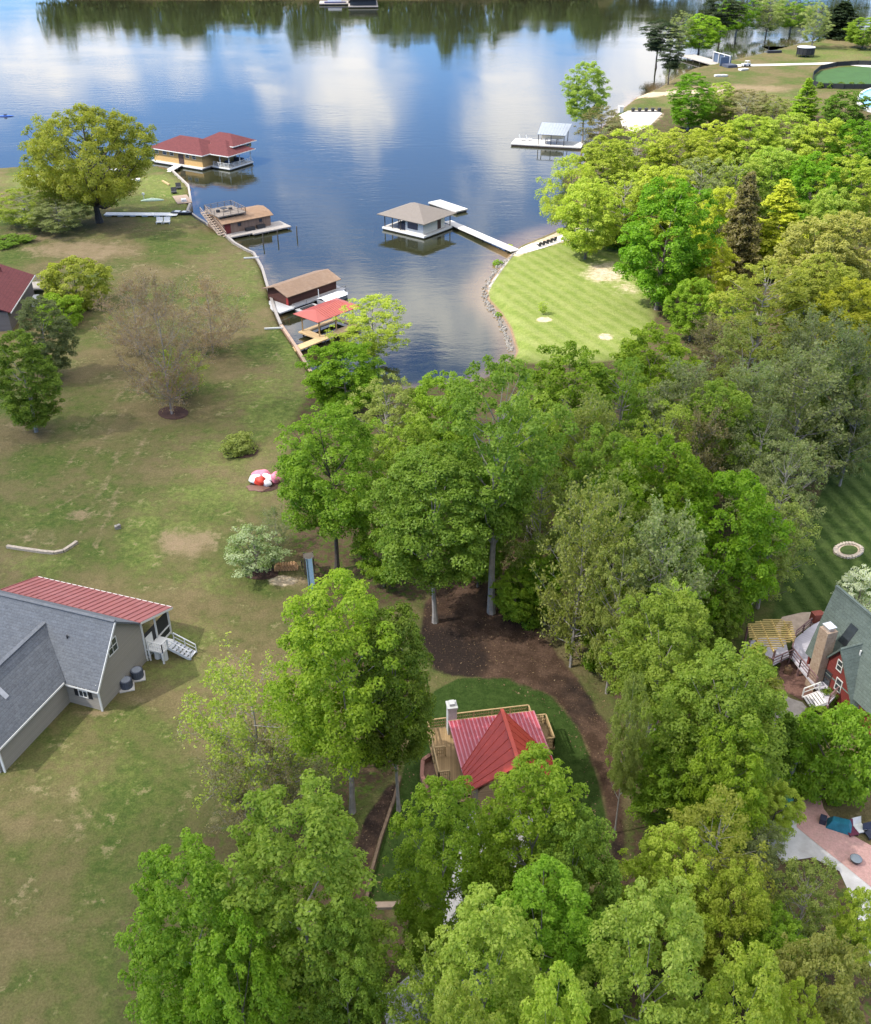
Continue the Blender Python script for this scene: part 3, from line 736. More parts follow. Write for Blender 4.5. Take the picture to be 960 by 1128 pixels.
add_pair('budding', [twig_parts(s, 17, .2, 4.8, 'dome', .22, 40, 10, 8, 4, .28) for s in (81, 82, 83)], 17, 4.8)
add_pair('bare', [twig_parts(s, 14, .2, 6.5, 'round', .16, 38, 10, 12, 4, .17) for s in (86, 87)], 14, 6.5)
add_pair('sparse', [twig_parts(s, 14, .2, 5.0, 'dome', .18, 38, 10, 9, 4, .20) for s in (84, 85)], 14, 5.0)
add_pair('cedar', [conifer_parts(s, 12, .03, 3.0, .16, 150, 230, .30) for s in (91, 92)], 12, 3.0)

TINT = {  # leaf colours: base, lighter new growth
 'vivid': ((.125,.250,.010), (.225,.360,.024)), 'green': ((.172,.290,.018), (.300,.420,.040)), 'mid': ((.165,.262,.026), (.290,.390,.056)),
 'deep': ((.090,.165,.014), (.165,.245,.030)), 'lime': ((.290,.370,.030), (.455,.505,.085)), 'yellow': ((.365,.400,.026), (.525,.535,.064)),
 'light': ((.245,.335,.038), (.400,.470,.090)), 'olive': ((.205,.250,.050), (.330,.362,.098)), 'grey': ((.165,.195,.070), (.255,.285,.125)),
 'tan': ((.275,.285,.062), (.420,.420,.115)), 'brown': ((.200,.175,.078), (.300,.262,.125)), 'pine': ((.030,.050,.022), (.062,.082,.038)),
 'gold': ((.235,.262,.032), (.375,.395,.068)), 'red': ((.300,.180,.135), (.37,.28,.17)), 'white': ((.50,.53,.40), (.80,.80,.72)), 'dogwood': ((.16,.25,.06), (.50,.56,.36)), 'sage': ((.215,.255,.085), (.350,.380,.165)),
}
def leafmat(t):
    sp_ = {'white': .1, 'dogwood': .15, 'pine': .2}.get(t, .3)
    return foliage('leaf_' + t, *TINT[t], trans=.30 if t in ('pine', 'deep') else .50, spread=sp_)
KINDNAME = {'tulip': 'leafy_tree', 'poplar': 'leafy_tree', 'leafy': 'leafy_tree', 'tall': 'tall_tree', 'airy': 'young_leaf_tree', 'oak': 'oak_tree', 'bush': 'shrub', 'mound': 'spreading_tree',
            'layered': 'flowering_tree', 'willow': 'weeping_tree', 'slender': 'slender_tree', 'pine': 'pine_tree', 'budding': 'budding_tree', 'sparse': 'young_leaf_tree', 'bare': 'bare_tree', 'cedar': 'cedar_tree'}
NTREE = 0
def plant(loc, h, w, key, tint, label, group, rz=None, bark=None, cat=None, var=None):
    global NTREE
    rng = random.Random(NTREE*7 + 3); NTREE += 1
    ps = PROTO[key]; H0, R0, tm, cm = ps[(rng.randrange(len(ps)) if var is None else var) % len(ps)]
    o = thing(KINDNAME[key], loc, label, cat or ('shrub' if key == 'bush' else 'tree'), group, rng.uniform(0, 6.28) if rz is None else rz)
    s = w/2/R0; o.scale = (s, s*rng.uniform(.92, 1.08), h/H0)
    for nm, me, mt in (('trunk', tm, bark or (PALEBARK if key in ('tulip', 'poplar', 'tall', 'budding', 'bare', 'airy', 'sparse') else BARK)), ('crown', cm, leafmat(tint))):
        c = bpy.data.objects.new(nm if not (nm == 'trunk' and key == 'bush') else 'stem', me); COL.objects.link(c); c.parent = o
        if me.materials[0] is None: me.materials[0] = mt
        c.material_slots[0].link = 'OBJECT'; c.material_slots[0].material = mt
    return o
def treeb(bx, by, ty, wpx, key, tint, label, group=None, **kw):
    """tree whose trunk base stands at photograph point (bx, by) and whose top reaches row ty"""
    p = gp(bx, by); v = (564 - ty)/FPX; z = CAMH + p.y*(-ST + v*CT)/(CT + v*ST); h = z - p.z
    dep = p.y*CT + (CAMH - (p.z + .6*h))*ST; p.z -= .05
    return plant(p, h, wpx*dep/FPX, key, tint, label, group, **kw)
def tree(tx, ty, h, wpx, key, tint, label, group=None, **kw):
    """tree whose crown top stands at photograph point (tx, ty), h metres tall, crown wpx wide"""
    z = 1.5
    for _ in range(6):
        p = at(tx, ty, z + h); z = G(p.x, p.y)
    z = max(z, .1)
    dep = p.y*CT + (CAMH - (z + .6*h))*ST
    p.z = z - .05
    return plant(p, h, wpx*dep/FPX, key, tint, label, group, **kw)

GF = 'trees of the near wood'; GM = 'trees of the middle wood'; GS = 'trees of the sunlit lakeside grove'; GL = 'trees on the left bank'; GP = 'trees on the far point'
T = tree
# near wood
T(372,640,21,160,'poplar','green','tall bright green tree with bare paired trunks, left of the red roofed chalet',GF)
T(432,668,19,96,'poplar','deep','darker green tree tucked behind the right side of the paired trunk tree',GF)
T(318,872,21.5,177,'tulip','mid','big billowy mid green tree at bottom left, right of its brighter neighbour',GF)
T(192,935,19,150,'tulip','green','bright green tree standing lowest at left, beside the open lawn',GF)
T(250,1018,17,118,'leafy','green','rounded green crown at the bottom edge between the two big left trees',GF)
T(375,990,17,86,'tulip','mid','narrow green crown on the right flank of the billowy bottom left tree',GF)
T(272,742,12.5,165,'sparse','light','thinly leaved pale green tree on the lawn above the bottom left trees',GF)
T(285,822,8,139,'bare','brown','low brownish leafless tree squeezed between the thinly leaved pale tree and the big crown below',GF)
T(594,833,18,128,'tulip','green','green tree whose crown hides the front of the red roofed chalet',GF)
T(489,859,18,108,'tulip','green','tree at the left corner of the chalet front, above the brown patio',GF)
T(560,880,13,90,'airy','light','thin pale crown over the gravel drive in front of the chalet',GF)
T(640,895,16,102,'tulip','deep','shady green tree right of the one hiding the chalet front',GF)
T(606,955,17,128,'tulip','green','tree in the middle of the bottom group, below the chalet drive',GF)
T(538,992,19.5,139,'tulip','light','light green rounded tree at bottom centre',GF)
T(470,1035,14,107,'airy','light','hazy pale green thin tree beside the small white chair at bottom centre',GF)
T(620,1068,20,107,'tulip','lime','lime green crown cut by the bottom edge left of the large pale tree',GF)
T(730,985,20,160,'tulip','light','large pale green tree at the bottom, with trunk showing through',GF)
T(838,1048,18,112,'tulip','lime','bright green crown at the bottom edge right of the large pale tree',GF)
T(505,1092,20,102,'tulip','light','palest crown cut off by the bottom edge at centre',GF)
T(666,1000,14,64,'leafy','deep','small dark crown in the gap left of the large pale tree',GF)
T(800,885,13,134,'airy','gold','olive yellow young tree below the red garden shed',GF)
T(748,918,12,112,'leafy','lime','vivid yellow green tree right of the mulch path',GF)
T(822,950,12,82,'leafy','lime','yellow green crown between the vivid tree and the bleached patio',GF)
T(900,950,10,80,'airy','olive','olive tree overhanging the white concrete drive',GF)
T(925,1030,14,112,'leafy','tan','tan green finely leaved tree in the bottom right corner',GF)
T(866,1010,9,75,'leafy','green','low fresh green tree between the olive tree and the tan corner tree',GF)
T(958,980,8,54,'leafy','lime','bright green tree cut by the right edge below the white drive',GF)
T(885,1085,14,75,'leafy','lime','green crown at the bottom edge left of the tan corner tree',GF)
treeb(774,905,714,132,'poplar','mid','broad mid green tree left of the pergola of the red gabled house',GF)
treeb(712,832,655,112,'poplar','mid','greyer green tall tree right of the brown mulch clearing',GF)
T(748,640,15,76,'airy','light','light green top behind the broad tree left of the pergola',GF)
T(820,785,14,86,'leafy','green','green branch heavy tree above the grey shed roof',GF)
T(748,806,9,96,'leafy','green','bright green tree on the right side of the mulch path, above the vivid yellow one',GF)
treeb(677,918,742,46,'poplar','olive','slim thin tree on a long pale trunk beside the mulch path',GF)
T(838,706,8,77,'slender','gold','bronze topped garden tree below the pergola',GF)
T(938,780,8.5,100,'mound','green','broad dense green garden tree above the pink patio',GF)
T(872,785,7.5,66,'cedar','deep','dark cedar between the garden steps and the pink patio',GF)
T(862,866,5,62,'leafy','lime','small lime green tree at the left tip of the pink patio',GF)
T(846,905,6,64,'airy','sage','thin pale sapling tree standing in front of the white drive',GF)
# middle wood
T(360,448,18,118,'poplar','green','dark trunked green tree right of the pink and white inflatable',GM,bark=DARKBARK)
T(478,492,18.5,134,'poplar','mid','green tree with a clean pale trunk standing in the mulch clearing',GM)
T(552,392,26,142,'tall','mid','tallest tree, on a long bare trunk at the edge of the mulch clearing',GM,var=0)
T(410,346,10,86,'airy','lime','yellow green sunlit tree beside the red roofed boat slip',GM)
T(378,378,9.5,94,'leafy','vivid','brilliant green sunlit tree at the head of the cove',GM)
T(425,412,13,97,'airy','olive','olive thin crown behind the dark trunked tree',GM)
T(486,408,13,90,'leafy','green','green crown at the end of the cove, left of the tallest tree',GM)
T(455,455,14,88,'leafy','mid','mid green crown between the dark trunked tree and the clearing tree',GM)
T(630,382,16,116,'leafy','green','fresh green crown on the wood edge below the mown point lawn',GM)
T(690,396,15,94,'airy','mid','hazy green crown right of the fresh wood edge crown',GM)
T(725,356,14,94,'leafy','green','bright green crown at the corner of the mown point lawn',GM)
T(590,430,17,88,'airy','light','thin light crown right behind the tallest tree',GM)
T(648,436,17,88,'budding','olive','budding brownish crown in the middle of the wood',GM)
T(600,500,16,94,'airy','olive','olive crown just right of the tall bare trunk',GM)
T(668,470,16,88,'leafy','mid','mid green crown above the vivid group',GM)
T(735,480,19,130,'leafy','vivid','vivid green crown with a darker top, left of the most brilliant one',GM)
T(818,518,17.5,116,'leafy','vivid','most brilliant green crown of the middle wood, near the striped lawn',GM)
T(648,540,18,90,'budding','olive','half bare olive tree with hanging grey twigs by the clearing',GM)
T(690,512,18,97,'airy','olive','olive green crown left of the vivid pair',GM)
T(738,566,17,105,'budding','sage','greyish budding tree in front of the vivid pair',GM)
T(690,590,16,77,'airy','olive','thin olive crown above the tall grey green tree',GM)
T(606,598,8,79,'leafy','vivid','low bright green tree at the right foot of the tall bare trunk',GM)
T(636,640,6,48,'budding','brown','small tangle of dead grey branches at the clearing edge',GM)
T(876,480,16,97,'airy','sage','pale sage crown beside the striped right lawn',GM)
T(862,540,13,99,'airy','olive','dull olive crown leaning over the striped right lawn',GM)
T(896,388,17,108,'budding','sage','pale grey green budding tree with a whitish skirt, far right of the wood',GM)
T(905,432,6,44,'layered','dogwood','white flowering bush under the pale grey green budding tree',GM)
T(800,420,16,105,'leafy','mid','mid green crown right of centre of the wood',GM)
T(762,400,16,94,'budding','grey','grey twiggy crown behind the vivid green pair',GM)
T(740,440,16,88,'airy','light','light thin crown behind the vivid green crown with the darker top',GM)
T(836,400,16,88,'budding','sage','silvery budding crown left of the pale far right tree',GM)
T(848,445,15,88,'airy','grey','grey green crown directly above the pale sage one',GM)
T(835,345,16,94,'airy','olive','olive crown on the border between sun and cloud shade',GM)
T(796,352,10,66,'budding','brown','brown budding tree at the sunlit border of the wood',GM)
T(905,345,16,88,'budding','grey','silver twigged tree at the right border between sun and shade',GM)
T(948,360,18,88,'budding','grey','grey twiggy tree at the right edge above the striped lawn',GM)
T(930,395,14,77,'leafy','deep','dark green crown at the right edge above the striped lawn',GM)
T(955,420,13,66,'airy','grey','greyish crown cut by the right edge above the striped lawn',GM)
T(775,455,14,77,'budding','brown','reddish brown budding crown between vivid and mid green trees',GM)
T(560,470,12,77,'airy','mid','thin crown behind the tall bare trunk',GM)
T(530,540,11,66,'leafy','mid','low green crown between the clearing tree and the tall bare trunk',GM)
T(680,640,9,66,'leafy','green','low green crown at the foot of the half bare olive tree',GM)
T(775,610,10,66,'airy','olive','olive underwood crown beneath the most brilliant green tree',GM)
T(800,640,8,55,'leafy','deep','dark underwood tree at the corner of the striped lawn',GM)
T(570,630,5.5,55,'leafy','green','leafy underwood beside the tall bare trunk',GM)
T(420,560,9,66,'leafy','green','low bright crown between the two big trees of the clearing',GM)
T(628,575,10,66,'airy','olive','olive underwood right of the tall bare trunk',GM)
# sunlit grove
T(648,70,21,50,'poplar','light','tall blue green tree at the shore beside the grey roofed dock',GS)
T(665,116,12,56,'airy','brown','brownish tree at the shore right of the tall blue green tree',GS)
T(766,80,15,50,'tulip','vivid','bright green upright tree above the grove, left one of two',GS)
T(797,90,12,39,'tulip','light','smaller light upright tree beside the bright green upright one',GS)
T(893,84,12,39,'slender','green','green pointed tree below the fenced turf',GS)
T(826,98,11,73,'airy','brown','brown olive cedar like tree behind the grove, left of the green pointed tree',GS)
T(855,105,10,49,'airy','olive','olive round topped tree next to the green pointed tree',GS)
T(936,98,12,56,'leafy','deep','dark tree beside the blue pool at the right edge',GS)
T(632,166,15,71,'willow','lime','drooping pale lime tree hanging over the water',GS)
T(668,150,15,76,'leafy','lime','lime tree below the brownish shore tree',GS)
T(705,138,15,88,'airy','lime','yellow flushed tree beside the white patio by the water',GS)
T(752,140,15,78,'leafy','lime','lime crown below the upright trees',GS)
T(792,132,14,68,'leafy','lime','yellowish crown in the back row of the grove',GS)
T(830,126,15,76,'leafy','lime','lime crown at the back of the grove below the brown olive tree',GS)
T(872,124,15,78,'leafy','light','light green crown below the green pointed tree',GS)
T(915,130,15,76,'leafy','lime','lime crown below the dark tree near the pool',GS)
T(950,132,15,68,'leafy','vivid','vivid green crown at the right edge of the grove',GS)
T(652,194,15,78,'leafy','lime','lime crown second from the water in the grove',GS)
T(692,186,15,85,'airy','lime','thin lime crown with branches showing, over the little brown path',GS)
T(735,180,16,81,'leafy','lime','green gold crown in the centre left of the grove',GS)
T(776,172,16,81,'airy','sage','pale sage crown in the heart of the grove',GS)
T(816,164,16,73,'airy','light','pale green crown right of the sage one',GS)
T(858,160,16,81,'leafy','light','light green crown above the yellow pyramid tree',GS)
T(902,168,16,81,'leafy','vivid','vivid crown right of the yellow pyramid tree top',GS)
T(945,172,15,76,'leafy','lime','lime crown in the right part of the grove',GS)
T(742,196,21,112,'leafy','vivid','big fresh green tree standing at the corner of the mown point lawn',GS)
T(800,204,15,59,'leafy','yellow','yellow tree left of the brown cedar in the grove',GS)
T(829,186,19,63,'cedar','brown','tall brown cedar in the grove beside the yellow pyramid tree',GS)
T(868,194,17,90,'slender','yellow','bright yellow pyramid shaped tree, the yellowest of the grove',GS)
T(790,262,12,54,'leafy','yellow','low yellow tree under the tall brown cedar',GS)
T(906,236,16,93,'leafy','tan','tan crown right of the yellow pyramid tree',GS)
T(945,232,16,88,'leafy','tan','tan gold crown at the right edge of the grove',GS)
T(850,288,15,117,'airy','gold','olive gold broad crown below the yellow pyramid tree',GS)
T(912,282,15,93,'leafy','gold','olive crown below the tan pair',GS)
T(948,304,14,88,'leafy','yellow','sunlit yellow green crown low at the right edge',GS)
T(920,205,15,66,'leafy','light','light crown above the tan pair',GS)
T(686,232,7,44,'bush','deep','dark shady shrub under the grove beside the beach',GS,cat='shrub')
T(668,222,8,54,'airy','sage','pale scrubby tree beside the beach end',GS)
T(770,305,10,56,'leafy','green','green tree at the foot of the big fresh green tree',GS)
T(815,318,10,61,'airy','lime','thin lime tree behind the brown budding border tree',GS)
# left bank
T(86,114,23,142,'oak','gold','great spreading golden green oak on the left shore',GL,bark=DARKBARK)
T(22,208,7.5,76,'airy','light','pale flecked flowering tree at the left edge below the oak',GL)
T(60,221,6,78,'airy','sage','pale flowering tree with a bushy skirt right of its left edge twin',GL)
T(76,281,8.5,76,'mound','gold','rounded olive green tree beside the maroon roof',GL)
T(62,322,5.5,54,'mound','green','small fresh green tree in front of the rounded olive one',GL)
T(38,326,12,64,'tulip','grey','grey green tree in front of the maroon roof',GL)
T(14,364,13.5,72,'tulip','deep','darker tree with a leaning trunk at the left edge',GL)
treeb(190,456,316,112,'bare','red','wide leafless tree with reddish buds in a round mulch bed on the lawn',GL,var=0,bark=PINKBARK)
T(226,312,10.5,92,'bare','red','lighter pinkish twiggy crown on the right of the wide leafless tree',GL,var=1,bark=PINKBARK)
T(142,314,10.5,92,'bare','red','low twiggy crown on the left of the wide leafless tree',GL,var=1,bark=PINKBARK)
T(193,388,6.5,64,'budding','lime','low yellowish leafing tree at the foot of the wide leafless tree',GL)
T(278,580,5.5,74,'layered','dogwood','white blossoming dogwood near the blue slide',GL)
T(302,562,4.5,42,'bare','grey','small grey leafless tree behind the blossoming dogwood',GL)
T(957,622,6,58,'layered','white','bright white dogwood behind the red gabled house',GL)
# far point
T(728,30,17,46,'pine','pine','dark pine pair nearest the water on the far point',GP,bark=DARKBARK)
T(742,44,14,32,'pine','pine','dark pine right behind the pair nearest the water',GP,bark=DARKBARK)
T(752,20,17,32,'airy','sage','thin pale tree between the dark pines and the pier house',GP)
T(774,24,15,49,'leafy','green','bright green tree in front of the pier house',GP)
T(798,2,19,49,'pine','pine','dark pine behind the pier house',GP,bark=DARKBARK)
T(818,-8,21,54,'airy','vivid','sunny green tree on a leaning trunk right of the pier house',GP)
T(850,2,17,46,'airy','sage','pale thin tree on the far shore path',GP)
T(878,-6,19,54,'airy','mid','green airy tree behind the dark netted frame',GP)
T(904,0,18,40,'airy','sage','pale tree left of the dark green tree on the far point',GP)
T(932,0,15,57,'cedar','pine','dark green dense tree on the far point near the right edge',GP)
T(957,18,12,46,'leafy','mid','green tree cut by the right edge on the far point',GP)

# ---- shrubs
def shrub(px, py, h, wpx, tint, label, group=None, key='bush'):
    p = gp(px, py); dep = p.y*CT + (CAMH - p.z)*ST
    return plant(p, h, wpx*dep/FPX, key, tint, label, group)
shrub(264,498,2.4,42,'olive','round dull green flowering shrub alone on the left lawn')
shrub(562,276,1.3,13,'lime','small round green bush at the foot of the white boathouse walkway')
shrub(548,293,1.3,11,'green','small green bush on the stony shore below the walkway bush')
shrub(598,346,2.2,11,'lime','young yellow sapling in a mulch ring on the mown point lawn', key='airy')
shrub(549,349,.9,8,'green','tiny green tuft on the stony shore of the mown point')
shrub(911,775,1.6,20,'deep','dark green bush beside the steps of the red gabled house')
shrub(905,792,.9,34,'green','low green hedge in front of the red gabled house')
shrub(865,700,.01+1.2,12,'deep','small bush behind the pergola')
shrub(12,268,1.5,44,'deep','dark low bushes under the flowering tree at the left edge')
shrub(868,742,1.0,9,'red','reddish round shrub in the mulch bed below the deck')
shrub(885,738,1.0,9,'deep','dark round shrub in the mulch bed near the deck steps')
for px, py, w_, lb in [(600,668,36,'leafy underwood bush at the right foot of the tall bare trunk'),(585,690,24,'small bush on the mulch edge right of the tall bare trunk'),
                       (655,735,30,'bush at the mulch path bend below the dead branches'),(820,870,26,'bush below the red garden shed'),(418,840,26,'bush right of the paired trunks'),
                       (700,830,26,'bush beside the slim pale trunk'),(725,860,30,'bush right of the slim pale trunk, by the mulch path'),(610,640,36,'bushy growth behind the tall bare trunk'),
                       (775,740,36,'bush in the shade left of the garden tree'),(360,905,30,'bush at the left edge of the mulch strip')]:
    shrub(px, py, 2.6, w_, 'green', lb, 'underwood bushes')
for i, px in enumerate((903, 914, 926, 938, 948)):
    shrub(px, 97, 2.2, 8, 'deep', 'one of the dark clipped shrubs along the lower fence of the turf', 'clipped shrubs along the turf fence')

# ---- the wooded far shore; the lake mirrors it
def far_wood():
    rng = np.random.default_rng(9); Vs, Qs, Ts = [], [], []; base = 0
    for i in range(420):
        x = rng.uniform(-255, 330); y0 = 698 if x < 95 else 700 + min(1, (x-95)/40)*120
        y = y0 + rng.uniform(3, 70); g = float(ground_z([(x, y)])[0]); h = rng.uniform(23, 33)
        if -66 < x < -42: h *= .45
        h *= .78 + .34*math.sin(x*.045+1.2)*math.sin(x*.021+.6) + .10*math.sin(x*.19)
        if x < -215: h *= .8
        r = rng.uniform(4.5, 8); k = 300
        t = rng.uniform(.08, 1, k); env = r*np.sin(np.pi*(.12+.84*t))**.7
        d = unit(rng.normal(size=(k, 3))*np.array([1, 1, .3])); P = np.array([x, y, g]) + np.column_stack([d[:, 0]*env, d[:, 1]*env, t*h])
        N = unit(d + np.array([0, 0, .6]) + rng.normal(size=(k, 3))*.5)
        v, q = leaf_quads(rng, P, N, np.full(k, 1.7), .7); Vs.append(v); Qs.append(q+base); base += len(v); Ts.append(np.clip(rng.uniform(0, .7)+rng.uniform(0, .3, k), 0, 1))
    me = np_mesh('far_wood', np.concatenate(Vs), np.concatenate(Qs), [foliage('leaf_far', (.062,.118,.030), (.120,.175,.050))], np.concatenate(Ts))
    o = bpy.data.objects.new('far_wood', me); COL.objects.link(o); tag(o, kind='stuff')
far_wood()
# ------------------------------------------------------------------ building kit
WHITE = mat('white_paint', (.62,.62,.60), .55, .06, 3, wear=.35, wcol=(.45,.43,.40))
GLASS = mat('window_glass', (.035,.042,.05), .08, .2, 2, spec=.8)
DARKM = mat('dark_metal', (.035,.036,.04), .5, .2, 4)
GREYSH = mat('grey_shingles', (.082,.091,.105), .95, .2, 7, .5, 30, course=.2, col2=(.140,.150,.165), wear=.25, wcol=(.11,.11,.115))
TAUPE = plank_mat('taupe_siding', (.285,.262,.228), .2, .8, .05, (0,0,1), .35)
REDMET = mat('red_metal_roof', (.25,.082,.072), .42, .12, 1.2, spec=.5, wear=.4, wcol=(.33,.15,.14))
TIMBER = mat('tan_timber', (.42,.29,.15), .8, .22, 3, .2, 12, wear=.3, wcol=(.30,.22,.14))
GREYW = mat('weathered_timber', (.33,.30,.27), .9, .25, 3, .3, 12, wear=.4, wcol=(.20,.18,.16))
CONC = mat('concrete', (.46,.44,.41), .9, .12, .8, .2, 10, wear=.4, wcol=(.33,.31,.28))
MAROON = mat('maroon_shingles', (.080,.020,.022), .9, .2, 6, .4, 25, course=0.2, col2=(.125,.034,.034))

def pane_window(parent, f, c, n, w, h, style='cross', frame=None):
    """window in a wall: c centre, f.u or f.v direction along wall given by n ('u+','u-','v+','v-')"""
    sg = 1 if n[1] == '+' else -1
    nv = (f.u if n[0] == 'u' else f.v) * sg; al = f.v if n[0] == 'u' else f.u
    up = Vector((0,0,1)); t = .07; mb = MB()
    def bx(a0,a1,z0,z1,d0,d1,b):
        q = [c + al*a + up*z + nv*d for z in (z0,z1) for a,d in ((a0,d0),(a1,d0),(a1,d1),(a0,d1))]; b.hexa(q)
    for a0,a1,z0,z1 in ((-w/2-t,w/2+t,h/2,h/2+t),(-w/2-t,w/2+t,-h/2-t,-h/2),(-w/2-t,-w/2,-h/2,h/2),(w/2,w/2+t,-h/2,h/2)): bx(a0,a1,z0,z1,.0,.06,mb)
    if style == 'cross':
        bx(-w/2,w/2,-.025,.025,.01,.05,mb); bx(-.025,.025,-h/2,-.025,.01,.05,mb); bx(-.025,.025,.025,h/2,.01,.05,mb)
    elif style == 'bar': bx(-w/2,w/2,-.025,.025,.01,.05,mb)
    wf = mb.build('window', frame or WHITE, parent)
    p = MB(); bx(-w/2,w/2,-h/2,h/2,.003,.018,p); p.build('pane', GLASS, wf)
    return wf

def railing(mb, pts, h=.95, post=.09, rails=2, step=1.5, bal=.0, rw=.06):
    """posts, rails and (bal > 0) balusters along a line of points"""
    for a, b in zip(pts[:-1], pts[1:]):
        a, b = Vector(a), Vector(b); n = max(1, round((b-a).length/step)); up = Vector((0,0,1))
        for i in range(n+1):
            p = a.lerp(b, i/n); mb.bar(p, p+up*(h-.04), post)
        mb.bar(a+up*h, b+up*h, rw*1.6, rw)
        for k in range(1, rails): mb.bar(a+up*h*k/rails*.98, b+up*h*k/rails*.98, rw*.7, rw*.8)
        if bal:
            m = max(2, int((b-a).length/bal))
            for i in range(1, m): p = a.lerp(b, i/m); mb.bar(p+up*.1, p+up*(h-.03), .035)
    return mb

def ribs(mb, a0, a1, b0, b1, sp_=.4, w=.035, h=.03, off=.004):
    """raised seams from edge a0-a1 (eave) to edge b0-b1 (ridge)"""
    a0,a1,b0,b1 = map(Vector,(a0,a1,b0,b1)); n = max(2, int((a1-a0).length/sp_)); nn = (a1-a0).cross(b0-a0).normalized()
    if nn.z < 0: nn = -nn
    for i in range(n+1):
        t = i/n; p, q = a0.lerp(a1,t)+nn*(h/2-off), b0.lerp(b1,t)+nn*(h/2-off); d = (q-p).normalized(); s = d.cross(nn)*w/2; k = nn*h/2
        mb.hexa([p-s-k,p+s-k,q+s-k,q-s-k,p-s+k,p+s+k,q+s+k,q-s+k])
    return mb

def stairs(mb, p0, p1, side, w, n=7, rise=True):
    p0, p1, side = Vector(p0), Vector(p1), Vector(side).normalized()
    for i in range(n):
        t = (i+.5)/n; c = p0.lerp(p1, t); d = Vector((p1.x-p0.x, p1.y-p0.y, 0)); l = d.length/n; d.normalize()
        a = c - side*w/2 - d*l*.52; q = [a, a+side*w, a+side*w+d*l*1.04, a+d*l*1.04]
        mb.hexa([v-Vector((0,0,.05)) for v in q] + q)
    for s in (-1, 1):
        mb.bar(p0+side*s*(w/2+.03)-Vector((0,0,.12)), p1+side*s*(w/2+.03)-Vector((0,0,.12)), .06, .26)
    return mb

# ------------------------------------------------------------------ grey gabled house, left
gA = gp(113, 783); gz = gA.z
H1 = Frame(gA, to=Vector((-25.49, 67.36)))         # u: along the gable wall (away), v: to the left along the ridge
W, EV, RZ, BK = 6.6, gz+3.0, gz+7.0, gz+4.2
house = thing('grey_house', H1(3, 8, gz), 'grey shingled house with taupe siding and a red metal porch roof on the left lawn', 'house')
b = MB()
b.slab([H1(0,0,gz-.4), H1(W,0,gz-.4), H1(W,0,BK), H1(W/2,0,RZ-.12), H1(0,0,EV)], .2)
b.fbox(H1, 0, .2, .2, 16, gz-.4, EV); b.fbox(H1, W-.2, W, .2, 16, gz-.4, BK)
b.build('wall', TAUPE, house)
rf = MB(); ov = .35; zf = lambda u: EV + (RZ-EV)*u/(W/2)
rf.slab([H1(-.4,-ov,zf(-.4)), H1(W/2,-ov,RZ), H1(W/2,16,RZ), H1(-.4,16,zf(-.4))], .16)
rf.slab([H1(W/2,-ov,RZ), H1(W+.1,-ov,BK+.08), H1(W+.1,16,BK+.08), H1(W/2,16,RZ)], .16)
rf.bar(H1(W/2,-ov,RZ+.02), H1(W/2,16,RZ+.02), .3, .08)
roof = rf.build('roof', GREYSH, house)
vt = MB(); 
for u, v in ((1.9,3.6),(.9,5.2)): vt.tube([H1(u,v,zf(u)-.05), H1(u,v,zf(u)+.3)], .07, 8)
vt.build('vent_pipe', DARKM, roof)
# wing towards the camera
V0, V1, U1 = 3.15, 9.1, -8.2; VR = (V0+V1)/2; WR = EV+2.9
b = MB(); b.fbox(H1, U1, -.0, V0, V0+.2, gz-.4, EV); b.fbox(H1, U1, 0, V1-.2, V1, gz-.4, EV)
b.slab([H1(U1,V0+.2,gz-.4), H1(U1,V1-.2,gz-.4), H1(U1,V1-.2,EV), H1(U1,VR,WR-.1), H1(U1,V0+.2,EV)], .2); b.build('wing_wall', TAUPE, house)
uv = lambda z: (z-EV)/(RZ-EV)*W/2          # where the wing ridge dies into the main roof
rf = MB(); e = EV - .28
rf.slab([H1(U1-.4,V0-.35,e), H1(uv(e)-.1,V0-.35,e), H1(uv(WR),VR,WR), H1(U1-.4,VR,WR)], .16)
rf.slab([H1(U1-.4,VR,WR), H1(uv(WR),VR,WR), H1(uv(e)-.1,V1+.35,e), H1(U1-.4,V1+.35,e)], .16)
rf.bar(H1(U1-.4,VR,WR+.02), H1(uv(WR),VR,WR+.02), .4, .07)
wr = rf.build('wing_roof', GREYSH, house)
sk = MB(); zz = EV+1.5; sk.slab([H1(-5.0,VR-1.7,zz-.35+.2), H1(-5.0,VR-1.0,zz+.35+.25), H1(-4.6,VR-1.0,zz+.35+.25), H1(-4.6,VR-1.7,zz-.35+.2)], .12); sk.build('roof_vent', mat('dull_metal',(.35,.36,.38),.4,.1), wr)
fa = MB(); fa.bar(H1(-.42,-ov,zf(-.4)-.14), H1(-.42,V0-.35,zf(-.4)-.14), .04, .16); fa.bar(H1(U1-.4,V0-.37,e-.1), H1(-.5,V0-.37,e-.1), .05, .18)
fa.bar(H1(-.4,-ov-.02,zf(-.4)-.1), H1(W/2,-ov-.02,RZ-.1), .05, .2); fa.bar(H1(U1,V0-.03,gz), H1(U1,V0-.03,EV-.3), .14); fa.bar(H1(-.03,-.03,gz), H1(-.03,-.03,EV-.1), .14)
fa.build('white_trim', WHITE, house)
wn = pane_window(house, H1, H1(-.0,1.55,gz+1.75), 'u-', .75, 1.25)
for s in (-1, 1): 
    m = MB(); m.fbox(H1, -.045, -.002, 1.55+s*.68-.17, 1.55+s*.68+.17, gz+1.05, gz+2.45); m.build('shutter', mat('black_paint',(.018,.018,.02),.6,.1), house)
pane_window(house, H1, H1(2.75,0,gz+4.7), 'v-', 1.15, 1.25)
